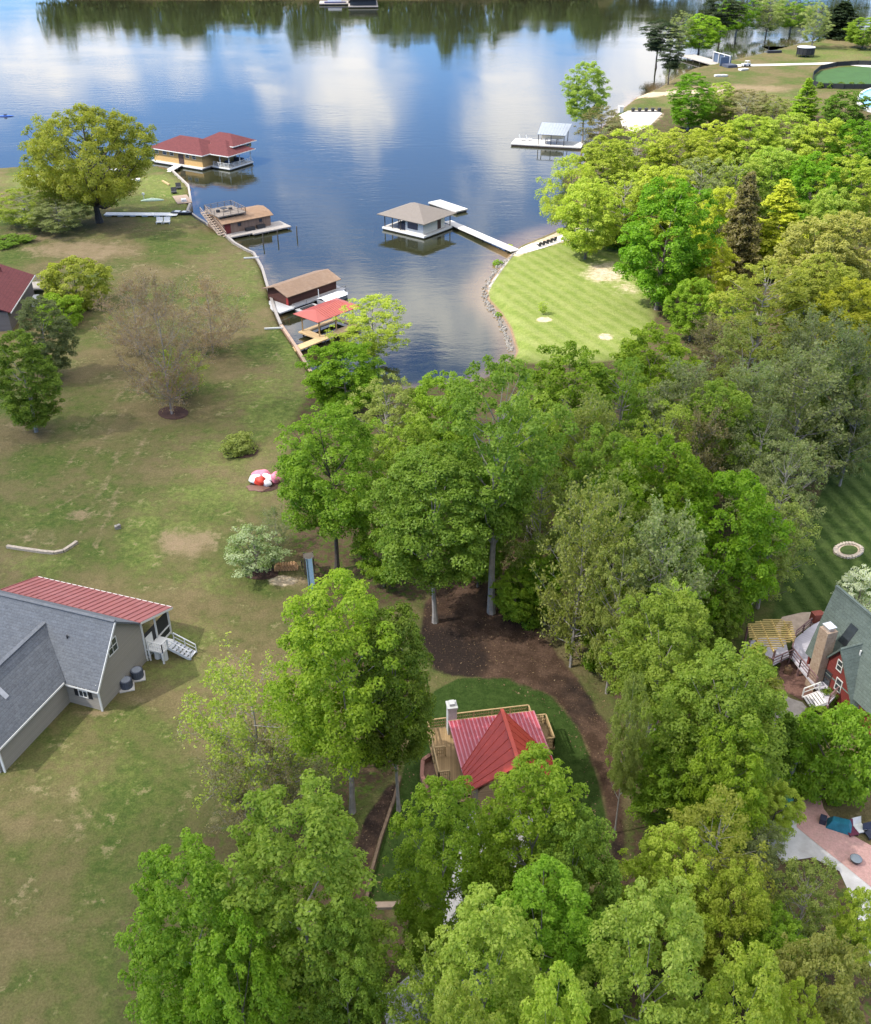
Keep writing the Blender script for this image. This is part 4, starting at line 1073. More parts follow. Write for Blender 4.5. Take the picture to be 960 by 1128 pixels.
# porch: red ribbed metal roof, posts, screens
PU0, PU1, PV0, PV1 = W-.3, 10.9, -.4, 14.0; PZ0, PZ1 = BK+.45, gz+2.95
b = MB(); b.slab([H1(PU0,PV0,PZ0), H1(PU1,PV0,PZ1), H1(PU1,PV1,PZ1), H1(PU0,PV1,PZ0)], .1)
ribs(b, H1(PU1,PV0,PZ1), H1(PU1,PV1,PZ1), H1(PU0,PV0,PZ0), H1(PU0,PV1,PZ0), .62, .07, .06)
b.build('porch_roof', REDMET, house)
b = MB(); b.bar(H1(PU1,PV0-.03,PZ1-.1), H1(PU0,PV0-.03,PZ0-.1), .06, .2); b.bar(H1(PU1+.03,PV0,PZ1-.1), H1(PU1+.03,PV1,PZ1-.1), .06, .2)
for u in (W+.1, 8.6, 10.6): b.bar(H1(u,-.05,gz), H1(u,-.05,PZ0-(u-PU0)*(PZ0-PZ1)/(PU1-PU0)-.1), .14)
b.bar(H1(W,-.05,gz+1.1), H1(10.6,-.05,gz+1.1), .1); b.bar(H1(W,-.05,gz+.25), H1(10.6,-.05,gz+.25), .12)
for v in (3.5,7,10.5,14): b.bar(H1(10.6,v,gz), H1(10.6,v,PZ1-.05), .14)
b.build('porch_frame', WHITE, house)
b = MB(); b.fbox(H1, W+.2, 10.5, .0, .03, gz+.3, gz+2.7); b.build('porch_screen', mat('insect_screen',(.03,.032,.034),.7,.1), house)
b = MB(); b.fbox(H1, W+.3, W+1.3, -.09, -.04, gz+.35, gz+2.35); b.build('porch_door', WHITE, house)
# side landing with white railing, stairs
b = MB(); DZ = gz+1.25; b.fbox(H1, W+.15, W+2.1, -1.75, -.15, DZ-.15, DZ)
for u in (W+.2, W+2.0):
    for v in (-1.65, -.3): b.bar(H1(u,v,gz-.2), H1(u,v,DZ-.15), .14)
railing(b, [H1(W+.2,-.3,DZ), H1(W+.2,-1.7,DZ), H1(W+.95,-1.7,DZ)], .9, .09, 2, 1.2, .2)
ld = b.build('landing', WHITE, house)
b = MB(); stairs(b, H1(W+1.5,-1.75,DZ), H1(W+1.9,-3.6,gz+.1), H1.u, .95, 6); railing(b, [H1(W+1.0,-1.75,DZ), H1(W+1.4,-3.6,gz+.1)], .85, .08, 2, 1.2); railing(b, [H1(W+2.0,-1.75,DZ), H1(W+2.4,-3.6,gz+.1)], .85, .08, 2, 1.2)
b.build('landing_stairs', mat('grey_paint',(.50,.51,.53),.6,.1), house)
tank = thing('storage_drum', H1(W+.75,-.7,gz), 'left white drum of two under the white side landing', 'drum', 'white drums under the side landing')
b = MB(); b.tube([H1(W+.75,-.7,gz), H1(W+.75,-.7,gz+.95)], .3, 14); b.build('drum_body', WHITE, tank); b = MB(); b.tube([H1(W+.75,-.7,gz+.95), H1(W+.75,-.7,gz+1.0)], .31, 14); b.build('lid', mat('light_grey',(.55,.56,.58),.5,.05), tank)
copy_thing(tank, H1(W+.75,-1.4,gz), label='right white drum of two under the white side landing')
for i, (px, py, lb) in enumerate([(140,757,'round dark air conditioner nearer to the house corner'), (152,746,'round dark air conditioner farther along the gable wall')]):
    p = gp(px, py)
    if i == 0:
        ac = thing('air_conditioner', p, lb, 'air conditioner', 'air conditioners by the gable wall')
        b = MB(); b.box((p.x,p.y,p.z+.04), (1.25,1.25,.1), .3); b.build('pad', CONC, ac)
        b = MB(); b.tube([p+Vector((0,0,.09)), p+Vector((0,0,.85))], .5, 18)
        for k in range(18):
            a_ = k*math.pi/9; q = p + Vector((math.cos(a_)*.51, math.sin(a_)*.51, 0)); b.bar(q+Vector((0,0,.1)), q+Vector((0,0,.85)), .03)
        b.build('casing', mat('ac_slate',(.075,.085,.11),.5,.15), ac)
        b = MB(); b.tube([p+Vector((0,0,.851)), p+Vector((0,0,.87))], .40, 18); b.build('fan_grille', mat('ac_grille',(.22,.24,.27),.5,.2,8), ac)
    else: copy_thing(ac, p, label=lb)

# ------------------------------------------------------------------ red roofed chalet in the middle
cz = 2.0; C0 = Frame((0,0), R(3.2))
chal = thing('chalet', (5.2, 55, cz), 'small chalet with a red metal prow roof and tan timber decks', 'house')
CX = Frame((4.92, 54.5), R(9.5))
CWALL = plank_mat('chalet_siding', (.33,.22,.13), .2, .8, .15)
b = MB(); b.fbox(CX, -2.6, 2.6, -1.85, 1.6, cz-.4, 4.35); b.fbox(CX, -2.6, 2.6, -4.3, -1.9, cz-.4, 5.0)
b.slab([CX(-2.6,-4.3,5.0), CX(2.6,-4.3,5.0), CX(0,-4.3,7.9)], .15); b.slab([CX(-2.6,-1.9,5.0), CX(2.6,-1.9,5.0), CX(0,-1.9,7.9)], .15)
b.build('wall', CWALL, chal)
b = MB(); AP = CX(0,.15,8.35); LE, RE = CX(-3.4,-2.15,5.15), CX(3.4,-2.15,5.15)
b.slab([AP, CX(0,-5.5,8.35), CX(-3.4,-4.4,5.15), LE], .14); b.slab([AP, RE, CX(3.4,-4.4,5.15), CX(0,-5.5,8.35)], .14)
b.bar(AP+Vector((0,0,.03)), CX(0,-5.5,8.38), .28, .06)
ribs(b, LE, CX(-3.4,-4.4,5.15), AP, CX(0,-5.5,8.35), .36, .05, .04); ribs(b, RE, CX(3.4,-4.4,5.15), AP, CX(0,-5.5,8.35), .36, .05, .04)
b.build('prow_roof', mat('red_roof', (.36,.055,.038), .55, .12, 1.5, spec=.35, wear=.45, wcol=(.26,.05,.042)), chal)
b = MB(); pA, pB, pC, pD = CX(-3.35,-2.4,4.95), CX(3.45,-2.4,4.95), CX(3.45,3.45,4.55), CX(-3.35,3.45,4.55)
b.slab([pA,pB,pC,pD], .1); pm = [mat('pink_metal_roof', (.34,.055,.075), .35, .1, 1.0, spec=.7), mat('painted_sheen_seam', (.44,.16,.20), .4, .1, 1.0, spec=.6)]; b.mi = 1; ribs(b, pA, pB, pD, pC, .30, .11, .05)  # lighter pink on the seams paints in the sheen of the reflected sky
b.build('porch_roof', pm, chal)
b = MB(); b.bar(pC+Vector((0,.03,-.06)), pD+Vector((0,.03,-.06)), .05, .16)
for u in (-3.2, 0, 3.1): b.bar(CX(u,3.2,3.0), CX(u,3.2,4.5), .14)
b.build('porch_post', TIMBER, chal)
DECKM = plank_mat('deck_boards', (.30,.205,.105), .14, .75, .2, (1,0,0), .5)
dz = 3.0
b = MB(); b.fbox(CX, -5.0, 4.6, 1.65, 4.5, dz-.2, dz); b.fbox(CX, -2.6, 3.5, 4.5, 4.85, dz-.2, dz); b.fbox(CX, -5.0, -2.65, -1.2, 1.65, dz-.2, dz); b.fbox(CX, 2.65, 4.6, .8, 1.65, dz-.2, dz)
b.build('deck', DECKM, chal)
b = MB()
for u in (-4.9,-2.5,0,2.3,4.5):
    for v in (4.3, 1.8): b.bar(CX(u,v,cz-.3), CX(u,v,dz-.2), .15)
b.fbox(CX, -4.98, 4.58, 4.4, 4.46, cz-.2, dz-.2); b.build('deck_posts', TIMBER, chal)
RAILT = mat('tan_rail', (.35,.245,.125), .75, .15, 3, .15, 12)
b = MB(); railing(b, [CX(-4.9,-1.1,dz), CX(-4.9,4.4,dz), CX(-3.4,4.4,dz)], 1.0, .11, 3, 1.6, .14, .07); railing(b, [CX(-2.6,4.75,dz), CX(3.4,4.75,dz), CX(3.4,3.5,dz), CX(4.5,3.5,dz), CX(4.5,.9,dz), CX(3.9,.9,dz)], 1.0, .11, 3, 1.6, .14, .07)
railing(b, [CX(-4.9,-1.1,dz), CX(-4.1,-1.1,dz)], 1.0, .11, 3, 1.6, .14, .07); railing(b, [CX(-4.0,1.4,dz), CX(-4.9,1.4,dz)], 1.0, .11, 3, 1.6, .14, .07)
b.build('railing', RAILT, chal)
b = MB(); stairs(b, CX(-3.3,-1.2,dz), CX(-3.3,-2.6,cz+.1), CX.u, 1.2, 4); b.build('steps', TIMBER, chal)
b = MB(); b.fbox(CX, -3.4, -2.7, 3.5, 4.3, cz, 5.7); b.fbox(CX, -3.46, -2.64, 3.44, 4.36, 5.7, 5.85); b.fbox(CX, -3.25, -2.85, 3.65, 4.15, 5.85, 6.1)
b.build('chimney', mat('pale_masonry', (.42,.42,.41), .9, .15, 4, .4, 8, wear=.5, wcol=(.30,.31,.32)), chal)
sheet('patio', [(466,842),(474,836),(500,834),(512,846),(512,880),(472,880),(465,858)], mat('brown_pavers', (.20,.115,.085), .9, .2, 5, .3, 15), .05)
sheet('gravel_drive', [(545,856),(575,850),(590,880),(580,960),(560,1040),(540,1128),(430,1150),(420,1100),(470,1060),(500,960),(520,890)], mat('gravel', (.30,.29,.28), .95, .3, 8, .6, 20, col2=(.50,.48,.46)), .04)
b = MB(); b.mi = 0
ring = [gp_fast(*q) for q in [(466,842),(474,836),(500,834)]]; ring2 = [gp_fast(*q) for q in [(472,880),(465,858),(466,842)]]
for a_, c_ in list(zip(ring[:-1], ring[1:])) + list(zip(ring2[:-1], ring2[1:])): b.bar(a_+Vector((0,0,.25)), c_+Vector((0,0,.25)), .3, .5)
tag(b.build('patio_wall', mat('brick_edge', (.26,.13,.10), .9, .2, 6, .3, 15)), 'low curved brown brick wall round the chalet patio', 'wall')

# ------------------------------------------------------------------ red gabled house on the right
dR = math.atan2(-3.98, 1.46); HR = Frame((34.09, 68.47), dR)      # u: along the ridge towards the camera, v: to the right of the ridge ... left eave is -v side
GREENR = mat('green_shingles', (.075,.098,.088), .95, .2, 7, .5, 30, course=0.22, col2=(.125,.155,.140))
REDS = plank_mat('red_siding', (.17,.035,.030), .18, .8, .12)
hz = G(35, 64); sgn = -1    # left roof slope lies on the -v side
def RP(u, p, z): return HR(u, sgn*p, z)
rh = thing('red_house', RP(5, 0, hz), 'steep roofed red house with green shingles and a stone chimney', 'house')
ZR = 9.5; sl = 4.9/2.7
b = MB(); b.slab([RP(0,0,ZR), RP(1.4,3.0,ZR-3.0*sl), RP(16,3.0,ZR-3.0*sl), RP(16,0,ZR)], .18); b.slab([RP(0,0,ZR), RP(1.4,-4.2,ZR-4.2*sl+.6), RP(16,-4.2,ZR-4.2*sl+.6), RP(16,0,ZR)], .18)
b.bar(RP(0,0,ZR+.02), RP(16,0,ZR+.02), .25, .06); rr = b.build('roof', GREENR, rh)
b = MB(); u_, p_ = 3.7, 1.25; zc = ZR-p_*sl
b.slab([RP(u_-.45,p_-.45,ZR-(p_-.45)*sl+.07), RP(u_-.45,p_+.45,ZR-(p_+.45)*sl+.07), RP(u_+.45,p_+.45,ZR-(p_+.45)*sl+.07), RP(u_+.45,p_-.45,ZR-(p_-.45)*sl+.07)], .12); b.build('skylight', GLASS, rr)
b = MB(); b.slab([RP(1.8,2.75,hz-.3), RP(1.8,-3.6,hz-.3), RP(1.8,-3.6,ZR-3.6*sl+.3), RP(1.8,0,ZR-.5), RP(1.8,2.75,ZR-2.75*sl-.25)], .2); b.slab([RP(1.9,2.6,hz-.3), RP(15.5,2.6,hz-.3), RP(15.5,2.6,ZR-2.6*sl-.2), RP(1.9,2.6,ZR-2.6*sl-.2)], .2)
b.build('wall', REDS, rh)
# cross gable
CU, CP, CZ = 5.15, 2.95, 7.6; s2 = 1.55
b = MB(); b.slab([RP(CU-1.55,CP,hz-.3), RP(CU+2.6,CP,hz-.3), RP(CU+2.6,CP,CZ-2.6*1.5-.2), RP(CU,CP,CZ-.15), RP(CU-1.55,CP,CZ-1.55*s2-.15)], .2)
b.slab([RP(CU+2.5,CP-.1,hz-.3), RP(CU+2.5,0,hz-.3), RP(CU+2.5,0,CZ-2.6*1.5-.2), RP(CU+2.5,CP-.1,CZ-2.6*1.5-.2)], .15); b.build('gable_wall', REDS, rh)
pz = (ZR-CZ)/sl
b = MB(); b.slab([RP(CU,CP+.3,CZ), RP(CU-1.75,CP+.3,CZ-1.75*s2), RP(CU-1.75,(ZR-CZ+1.75*s2)/sl-.1,CZ-1.75*s2), RP(CU,pz,CZ)], .14)
b.slab([RP(CU,CP+.3,CZ), RP(CU,pz,CZ), RP(CU+3.0,(ZR-CZ+3.0*1.5)/sl-.1-1.2,CZ-4.5), RP(CU+3.0,CP+.3,CZ-4.5)], .14); cr_ = b.build('gable_roof', GREENR, rh)
b = MB(); b.tube([RP(CU+.5,CP-1.4,CZ-.9), RP(CU+.5,CP-1.4,CZ-.35)], .07, 8); b.build('vent_pipe', WHITE, cr_)
fc = Frame(RP(CU,CP,0), dR)
for du, z_, w_, h_ in ((.15,5.75,.5,.9),(-.85,3.65,.9,1.5),(.55,4.0,.6,1.1)): pane_window(rh, fc, RP(CU+du,CP,z_), 'v-', w_, h_, 'bar', WHITE if z_ != 3.65 else mat('dark_brown',(.06,.035,.03),.6,.1))
b = MB(); b.bar(RP(CU-1.55,CP+.03,hz), RP(CU-1.55,CP+.03,CZ-2.6), .14); b.build('white_trim', WHITE, rh)
STONE = mat('fieldstone', (.24,.165,.115), .95, .3, 4.5, .8, 7, col2=(.40,.31,.24))
b = MB(); b.fbox(HR, 2.95, 4.0, sgn*3.75, sgn*2.75, hz-.3, 8.3); b.build('chimney', STONE, rh)
b = MB(); b.fbox(HR, 3.15, 3.8, sgn*3.55, sgn*2.95, 8.3, 8.55); b.fbox(HR, 3.05, 3.9, sgn*3.65, sgn*2.85, 8.62, 8.68); b.build('chimney_cap', mat('bright_metal',(.7,.71,.73),.25,.05,metal=.8), rh)
# deck
dz = 3.0; DP = [at(x,y,dz) for x,y in [(908,682),(893,690),(876,704),(871,722),(881,735),(905,764),(913,775),(924,764),(912,744),(905,728),(896,716),(905,700),(915,690)]]
deck = MB(); deck.prism([(p.x,p.y) for p in DP], dz-.2, dz)
dkm = plank_mat('lilac_deck', (.47,.45,.50), .15, .7, .1, (.64,.77,0), .35)
dk = deck.build('deck', dkm, rh)
b = MB(); up = Vector((0,0,1))
railing(b, [DP[1]+up*0, DP[2], DP[3], DP[4], DP[5].lerp(DP[4],.25)], .95, .09, 3, 1.3, .0, .07); railing(b, [DP[6], DP[7]], .95, .09, 3, 1.2, 0, .07)
b.build('railing', mat('brown_rail', (.17,.10,.10), .7, .15, 3), dk)
b = MB(); st0 = DP[5].lerp(DP[6],.3); st1 = at(889,774,hz+.15); sd = Vector((DP[6].x-DP[5].x, DP[6].y-DP[5].y, 0)); stairs(b, st0, st1, sd, 1.3, 6); b.build('steps', mat('white_steps',(.6,.58,.58),.7,.08), dk)
b = MB(); off_ = sd.normalized()*.75; railing(b, [st0-off_, st1-off_], .9, .09, 2, 1.5); b.build('stair_rail', WHITE, dk)
b = MB()
for p in DP[:8]: b.bar((p.x,p.y,hz-.3), (p.x,p.y,dz-.2), .16)
b.build('deck_posts', mat('brown_rail', (.17,.10,.10)), dk)
PT = [at(x,y,4.9) for x,y in [(825,688),(846,682),(871,684),(876,704),(853,716),(827,703)]]
pg = thing('pergola', (PT[0].x+1.5, PT[0].y-1, hz), 'pale yellow timber pergola at the end of the lilac deck', 'pergola')
b = MB(); PCx = sum((p.x for p in PT))/6; PCy = sum((p.y for p in PT))/6
YT = mat('yellow_timber', (.56,.42,.16), .75, .15, 3, .15, 12)
cx0, cx1 = min(p.x for p in PT), max(p.x for p in PT)
poly = [(p.x,p.y) for p in PT]
def clip_line(axis, v):   # span of the pergola outline along a line
    xs = []
    for (ax,ay),(bx,by) in zip(poly, poly[1:]+poly[:1]):
        a0,b0 = (ax,bx) if axis == 0 else (ay,by)
        if (a0 > v) != (b0 > v):
            t = (v-a0)/(b0-a0); xs.append((ay+(by-ay)*t) if axis == 0 else (ax+(bx-ax)*t))
    return (min(xs), max(xs)) if len(xs) >= 2 else None
ymin, ymax = min(p[1] for p in poly), max(p[1] for p in poly)
y = ymin + .15
while y < ymax:
    s_ = clip_line(1, y)
    if s_: b.bar((s_[0]-.1,y,4.93), (s_[1]+.1,y,4.93), .05, .12)
    y += .3
b.build('slats', YT, pg)
b = MB()
for k in range(4):
    x = cx0 + (cx1-cx0)*(k+.5)/4; s_ = clip_line(0, x)
    if s_: b.bar((x,s_[0]-.1,4.76), (x,s_[1]+.1,4.76), .09, .2)
b.build('beam', YT, pg)
for p in (PT[0],PT[2],PT[4]+Vector((.2,.2,0)),PT[5]): 
    b = MB(); b.bar((p.x,p.y,hz-.3), (p.x,p.y,4.66), .15); b.build('post', mat('brown_rail', (.17,.10,.10)), pg)
b = MB(); b.prism([(PCx+(x-PCx)*.95, PCy+(y_-PCy)*.95) for x,y_ in poly], 2.8, 2.95); b.build('pergola_floor', dkm, pg)
b = MB(); railing(b, [Vector((PT[5].x,PT[5].y,2.95)), Vector((PT[4].x,PT[4].y,2.95)), Vector((PT[3].x,PT[3].y-.2,2.95))], .95, .08, 3, 1.2); b.build('railing', mat('brown_rail', (.17,.10,.10)), pg)
b = MB()
p = at(901,678,3.0); b.box((p.x,p.y,2.85), (1.0,.7,.9), .2); tag(b.build('planter_box', mat('brick_red', (.26,.075,.055), .9, .2, 6, .3, 15)), 'red brick planter at the lakeward corner of the lilac deck', 'planter')
sheet('patio_edge', [(855,690),(862,680),(884,675),(910,674),(912,684),(892,690),(874,704),(858,702)], mat('sandy_path', (.42,.33,.26), .95, .2, 2, .3, 8), .04)
sheet('garden_bed', [(862,726),(876,730),(900,762),(884,772),(866,762),(858,742)], mat('red_mulch', (.13,.07,.055), .95, .3, 6, .5, 10), .04)
sheet('garden_path', [(856,762),(872,770),(884,774),(893,784),(912,790),(908,795),(886,786),(866,800),(880,830),(900,850),(892,862),(872,842),(852,800)], mat('grey_path', (.30,.27,.25), .95, .2, 2, .3, 8), .05)
sheet('mulch_ring', ell(935,607,16,8.5), mat('pale_sand', (.52,.43,.33), .95, .12, 3, .3, 8), .05); sheet('ring_lawn', ell(935.5,606.5,10,5.2), mat('ring_green', (.055,.085,.02), .95, .2, 3, .4, 10), .09)
# stones of the fire ring
p0 = gp(935,607); fr_ = thing('stone_ring', p0, 'pale oval stone ring on the striped right lawn', 'fire ring')
b = MB(); rg = random.Random(4)
for k in range(26):
    a_ = 2*math.pi*k/26; q = gp_fast(935+14.5*math.cos(a_), 607+7.6*math.sin(a_)); b.box((q.x,q.y,p0.z+.10), (.34+.12*rg.random(),.26,.2+.08*rg.random()), a_+rg.uniform(-.3,.3))
b.build('stones', mat('pale_stone', (.46,.39,.31), .9, .2, 5, .4, 10), fr_)

# garden shed hidden in the wood, and the patio under the trees
sp0 = gp(836,868); SH = Frame((sp0.x, sp0.y), R(-35)); z0 = sp0.z
shed = thing('garden_shed', sp0, 'small red shed with a grey roof half hidden among trees', 'shed')
b = MB(); b.fbox(SH, -1.8, 1.8, -.1, 2.8, z0-.2, z0+2.2); b.build('wall', REDS, shed)
b = MB(); b.slab([SH(-2.1,-.5,z0+2.1), SH(2.1,-.5,z0+2.1), SH(2.1,1.35,z0+3.7), SH(-2.1,1.35,z0+3.7)], .1); b.slab([SH(2.1,3.1,z0+2.1), SH(-2.1,3.1,z0+2.1), SH(-2.1,1.35,z0+3.7), SH(2.1,1.35,z0+3.7)], .1); b.build('roof', mat('slate_roof', (.12,.13,.15), .9, .2, 6), shed)
b = MB(); b.fbox(SH, -.5, .5, -.16, -.11, z0, z0+1.9); b.build('door', mat('dark_brown',(.06,.035,.03)), shed)
b = MB(); b.bar(SH(-2.0,-.9,z0), SH(-2.0,-.9,z0+2.0), .09); b.bar(SH(-2,-.9,z0+1.0), SH(-.9,-.9,z0+.1), .08); b.build('rail', TIMBER, shed)
WCON = mat('bleached_concrete', (.46,.45,.445), .9, .14, .5, .3, 8, wear=.8, wcol=(.29,.27,.25)); PINK = mat('pink_brick_paving', (.42,.25,.225), .95, .2, 7, .4, 20, wear=.7, wcol=(.34,.24,.20))
sheet('driveway', [(848,905),(866,898),(884,902),(905,922),(935,945),(960,962),(1010,990),(1010,1120),(955,1060),(943,1000),(925,960),(895,945),(862,950),(846,930)], WCON, .04)
sheet('brick_patio', [(878,893),(890,872),(904,878),(908,892),(920,908),(945,924),(965,935),(1010,950),(1010,1010),(960,978),(928,952),(900,930),(878,912)], PINK, .06)
# ------------------------------------------------------------------ fallen leaves, chips and sticks on the mulch and the wood edge
def leaf_litter():
    rng = np.random.default_rng(31); n = 14000
    x = rng.uniform(-12, 22, n); y = rng.uniform(38, 92, n); P = np.column_stack([x, y])
    d = np.maximum(seg_sdf(P, wpoly([(468,665),(490,640),(520,632),(560,655),(590,690),(620,726),(648,765),(670,800),(684,850),(688,900),(690,985),(676,985),(670,900),(657,850),(636,800),(606,766),(560,748),(500,746),(478,738),(462,700)])),
                   seg_sdf(P, wpoly([(404,900),(425,868),(441,858),(436,880),(420,920),(402,975),(392,1005),(380,1005),(386,950)])))
    keep = (d > -1.2) & (rng.uniform(0, 1, n) < np.where(d > 0, .55, .9))
    P = P[keep]; C = np.column_stack([P, ground_z(P) + .03]); N = unit(rng.normal(size=(len(P), 3))*.35 + np.array([0, 0, 1.]))
    V, Q_ = leaf_quads(rng, C, N, rng.uniform(.05, .2, len(P)), .45)
    me = np_mesh('leaf_litter', V, Q_, [foliage('dry_leaf', (.085,.048,.030), (.27,.185,.11), .1, .1)], rng.uniform(0, 1, len(P))**1.6)
    o = bpy.data.objects.new('leaf_litter', me); COL.objects.link(o); tag(o, kind='stuff')
leaf_litter()
# ------------------------------------------------------------------ boathouses and docks
DOCKW = plank_mat('pale_dock', (.44,.42,.39), .16, .8, .12, (.8,.6,0), .35)
TAND = plank_mat('new_timber_dock', (.56,.40,.21), .15, .75, .15, (.7,.7,0), .45)
GREYD = plank_mat('grey_dock', (.42,.42,.42), .16, .8, .15, (.75,.66,0), .4)
PILE = mat('piling', (.10,.085,.07), .9, .2, 3)
BLACKF = mat('black_float', (.03,.03,.032), .7, .2, 3)
def dock_piles(mb, pts, z1, r=.12, z0=-2.2):
    for p in pts: mb.tube([(p[0],p[1],z0), (p[0],p[1],z1)], r, 8)
    return mb
def hip(mb, f, u0,u1,v0,v1, ze, zr, r0, r1, along='u', th=.12):
    if along == 'u':
        vm = (v0+v1)/2; A, B = f(r0,vm,zr), f(r1,vm,zr)
        mb.slab([f(u0,v0,ze),f(u1,v0,ze),B,A],th); mb.slab([f(u1,v1,ze),f(u0,v1,ze),A,B],th); mb.slab([f(u0,v1,ze),f(u0,v0,ze),A],th); mb.slab([f(u1,v0,ze),f(u1,v1,ze),B],th)
    else:
        um = (u0+u1)/2; A, B = f(um,r0,zr), f(um,r1,zr)
        mb.slab([f(u0,v1,ze),f(u0,v0,ze),A,B],th); mb.slab([f(u1,v0,ze),f(u1,v1,ze),B,A],th); mb.slab([f(u0,v0,ze),f(u1,v0,ze),A],th); mb.slab([f(u1,v1,ze),f(u0,v1,ze),B],th)
    return mb

# --- yellow boathouse with maroon hipped roofs
Y = Frame(at(170,175.5,.6), R(-31))
yb = thing('boathouse', Y(8,4,0), 'yellow boathouse with a maroon hipped roof and white trimmed decks', 'boathouse')
YS = plank_mat('yellow_siding', (.47,.30,.12), .22, .8, .07)
b = MB(); b.fbox(Y,-.2,17.0,-.9,10.5,.35,.6); b.fbox(Y,17.0,22.8,2.6,11.5,.35,.6); b.build('deck', DOCKW, yb)
b = MB(); b.fbox(Y,-.1,16.9,-.8,10.4,-.3,.345); b.fbox(Y,17.1,22.7,2.7,11.4,-.3,.345); b.build('float', BLACKF, yb)
b = MB(); b.fbox(Y,0,16.4,0,10,.6,3.5); b.fbox(Y,16.4,18.2,5.2,10.5,.6,3.5); b.fbox(Y,12,20.5,7.5,14,3.5,5.0); b.build('wall', YS, yb)
b = MB(); hip(b,Y,-.9,17.4,-.9,10.9,3.6,6.2,5.2,11.2); hip(b,Y,11.5,23.3,2.0,12.2,3.55,6.0,16.5,18.2); hip(b,Y,9.5,21.6,6.0,15,4.95,6.9,13.5,17.0)
b.build('roof', MAROON, yb)
b = MB()
for u0,u1,v0,v1,z in ((-.92,17.42,-.92,10.92,3.54),(11.5,23.32,1.98,12.22,3.49),(9.48,21.62,5.98,15,4.89)):
    if z == 3.49: b.bar(Y(17.4,v0,z),Y(u1,v0,z),.06,.2)
    else: b.bar(Y(u0,v0,z),Y(u1,v0,z),.06,.2)
    b.bar(Y(u1,v0,z),Y(u1,v1,z),.06,.2)
    if u0 < 0: b.bar(Y(u0,v0,z),Y(u0,v1,z),.06,.2)
for u,v in ((22.4,3.0),(22.4,7),(22.4,11.1),(19.5,3.0)): b.bar(Y(u,v,.6),Y(u,v,3.5),.2)
b.fbox(Y,-.22,17.02,-.98,-.91,.3,.66); b.fbox(Y,17.0,22.82,2.5,2.59,.3,.66); b.fbox(Y,22.81,22.88,2.6,11.5,.3,.66)
b.build('white_trim', WHITE, yb)
b = MB(); railing(b,[Y(17.4,2.8,.6),Y(22.6,2.8,.6),Y(22.6,11.3,.6)],1.0,.1,3,1.8,.3); b.build('railing', WHITE, yb)
for u in (1.3,4.0,6.4,11.6,13.8): pane_window(yb, Y, Y(u,0,2.75), 'v-', 1.1, .8, 'bar')
for v in (8.6,10.6,12.6): pane_window(yb, Y, Y(20.5,v,4.35), 'u+', 1.0, .8, 'bar')
b = MB(); b.fbox(Y,8.6,10.3,-.07,-.01,.62,3.0); b.build('door', mat('dark_brown',(.06,.035,.03)), yb)
for nm_, q_ in (('bar_counter',(18.3,21.0,9.4,10.2,.6,1.5)),('stool',(18.6,19.2,5.6,6.2,.6,1.4)),('stool',(20,20.7,4.0,4.7,.6,1.3))):
    b = MB(); b.fbox(Y,*q_); b.build(nm_, mat('slate_blue',(.06,.07,.10),.7,.2), yb)
b = MB(); g0 = at(181,190.5,.75); q0 = Y(9.3,-.9,.55); b.bar(Vector((g0.x,g0.y,.75)), Vector((q0.x,q0.y,.55)), 2.0, .12); b.build('gangway', DOCKW, yb)

# --- weathered brown boathouse with a roof terrace
B = Frame(at(250,262,.6), to=at(317,248.5,.6))
bb = thing('boathouse', B(5,3,0), 'weathered brown boathouse with a railed roof terrace and outside stairs', 'boathouse')
BRS = plank_mat('brown_board', (.24,.16,.115), .25, .85, .18, (.76,.65,0), .45)
b = MB(); b.fbox(B,0,11.3,0,2.4,.35,.6); b.fbox(B,5.6,14.3,-.7,2.4,.33,.585); b.fbox(B,11.3,14.3,2.4,4.2,.35,.6); b.build('deck', mat('weathered_timber',(.33,.30,.27)), bb)
b = MB(); dock_piles(b,[B(u,v) for u,v in ((.3,.3),(5,.2),(9,-.5),(14,-.5),(14,4),(1,8.6),(11,8.6))],.33); b.build('piling', PILE, bb)
b = MB(); b.fbox(B,.6,11.3,2.4,9.4,.3,2.9); b.build('wall', BRS, bb)
TANR = mat('tan_roof_boards', (.26,.165,.10), .85, .15, 1.5, .2, 12, wear=.5, wcol=(.26,.19,.14))
b = MB(); prof_ = [(1.9,2.75),(3.4,3.35),(5.9,3.75),(8.4,3.35),(9.9,2.75)]
for (v0,z0_),(v1,z1_) in zip(prof_[:-1],prof_[1:]): b.slab([B(.2,v0,z0_),B(11.8,v0,z0_),B(11.8,v1,z1_),B(.2,v1,z1_)],.1)
b.slab([B(11.25,2.5,2.9),B(11.25,9.3,2.9),B(11.25,8.4,3.2),B(11.25,5.9,3.6),B(11.25,3.4,3.2)],.06)
b.build('roof', TANR, bb)
tz = 4.0; b = MB(); b.fbox(B,.2,6.4,3.2,9.6,tz-.2,tz)
for u in (.4,6.2):
    for v in (3.4,9.4): b.bar(B(u,v,2.9),B(u,v,tz-.2),.15)
te = b.build('terrace', mat('terrace_boards',(.23,.195,.165),.9,.2,3), bb)
b = MB(); railing(b,[B(.3,9.5,tz),B(6.3,9.5,tz),B(6.3,3.3,tz),B(1.4,3.3,tz)],.95,.1,3,1.5,.0); railing(b,[B(.3,9.5,tz),B(.3,5,tz)],.95,.1,3,1.5); b.build('railing', mat('dark_rail',(.20,.165,.14),.9,.2,3), te)
b = MB(); b.fbox(B,2.4,3.6,5.6,6.8,tz+.55,tz+.65); b.tube([B(3,6.2,tz),B(3,6.2,tz+.55)],.08,6); b.fbox(B,4.2,4.8,6,6.6,tz,tz+.5); b.fbox(B,1.4,2.0,6,6.6,tz,tz+.5); b.build('table', DARKM, te)
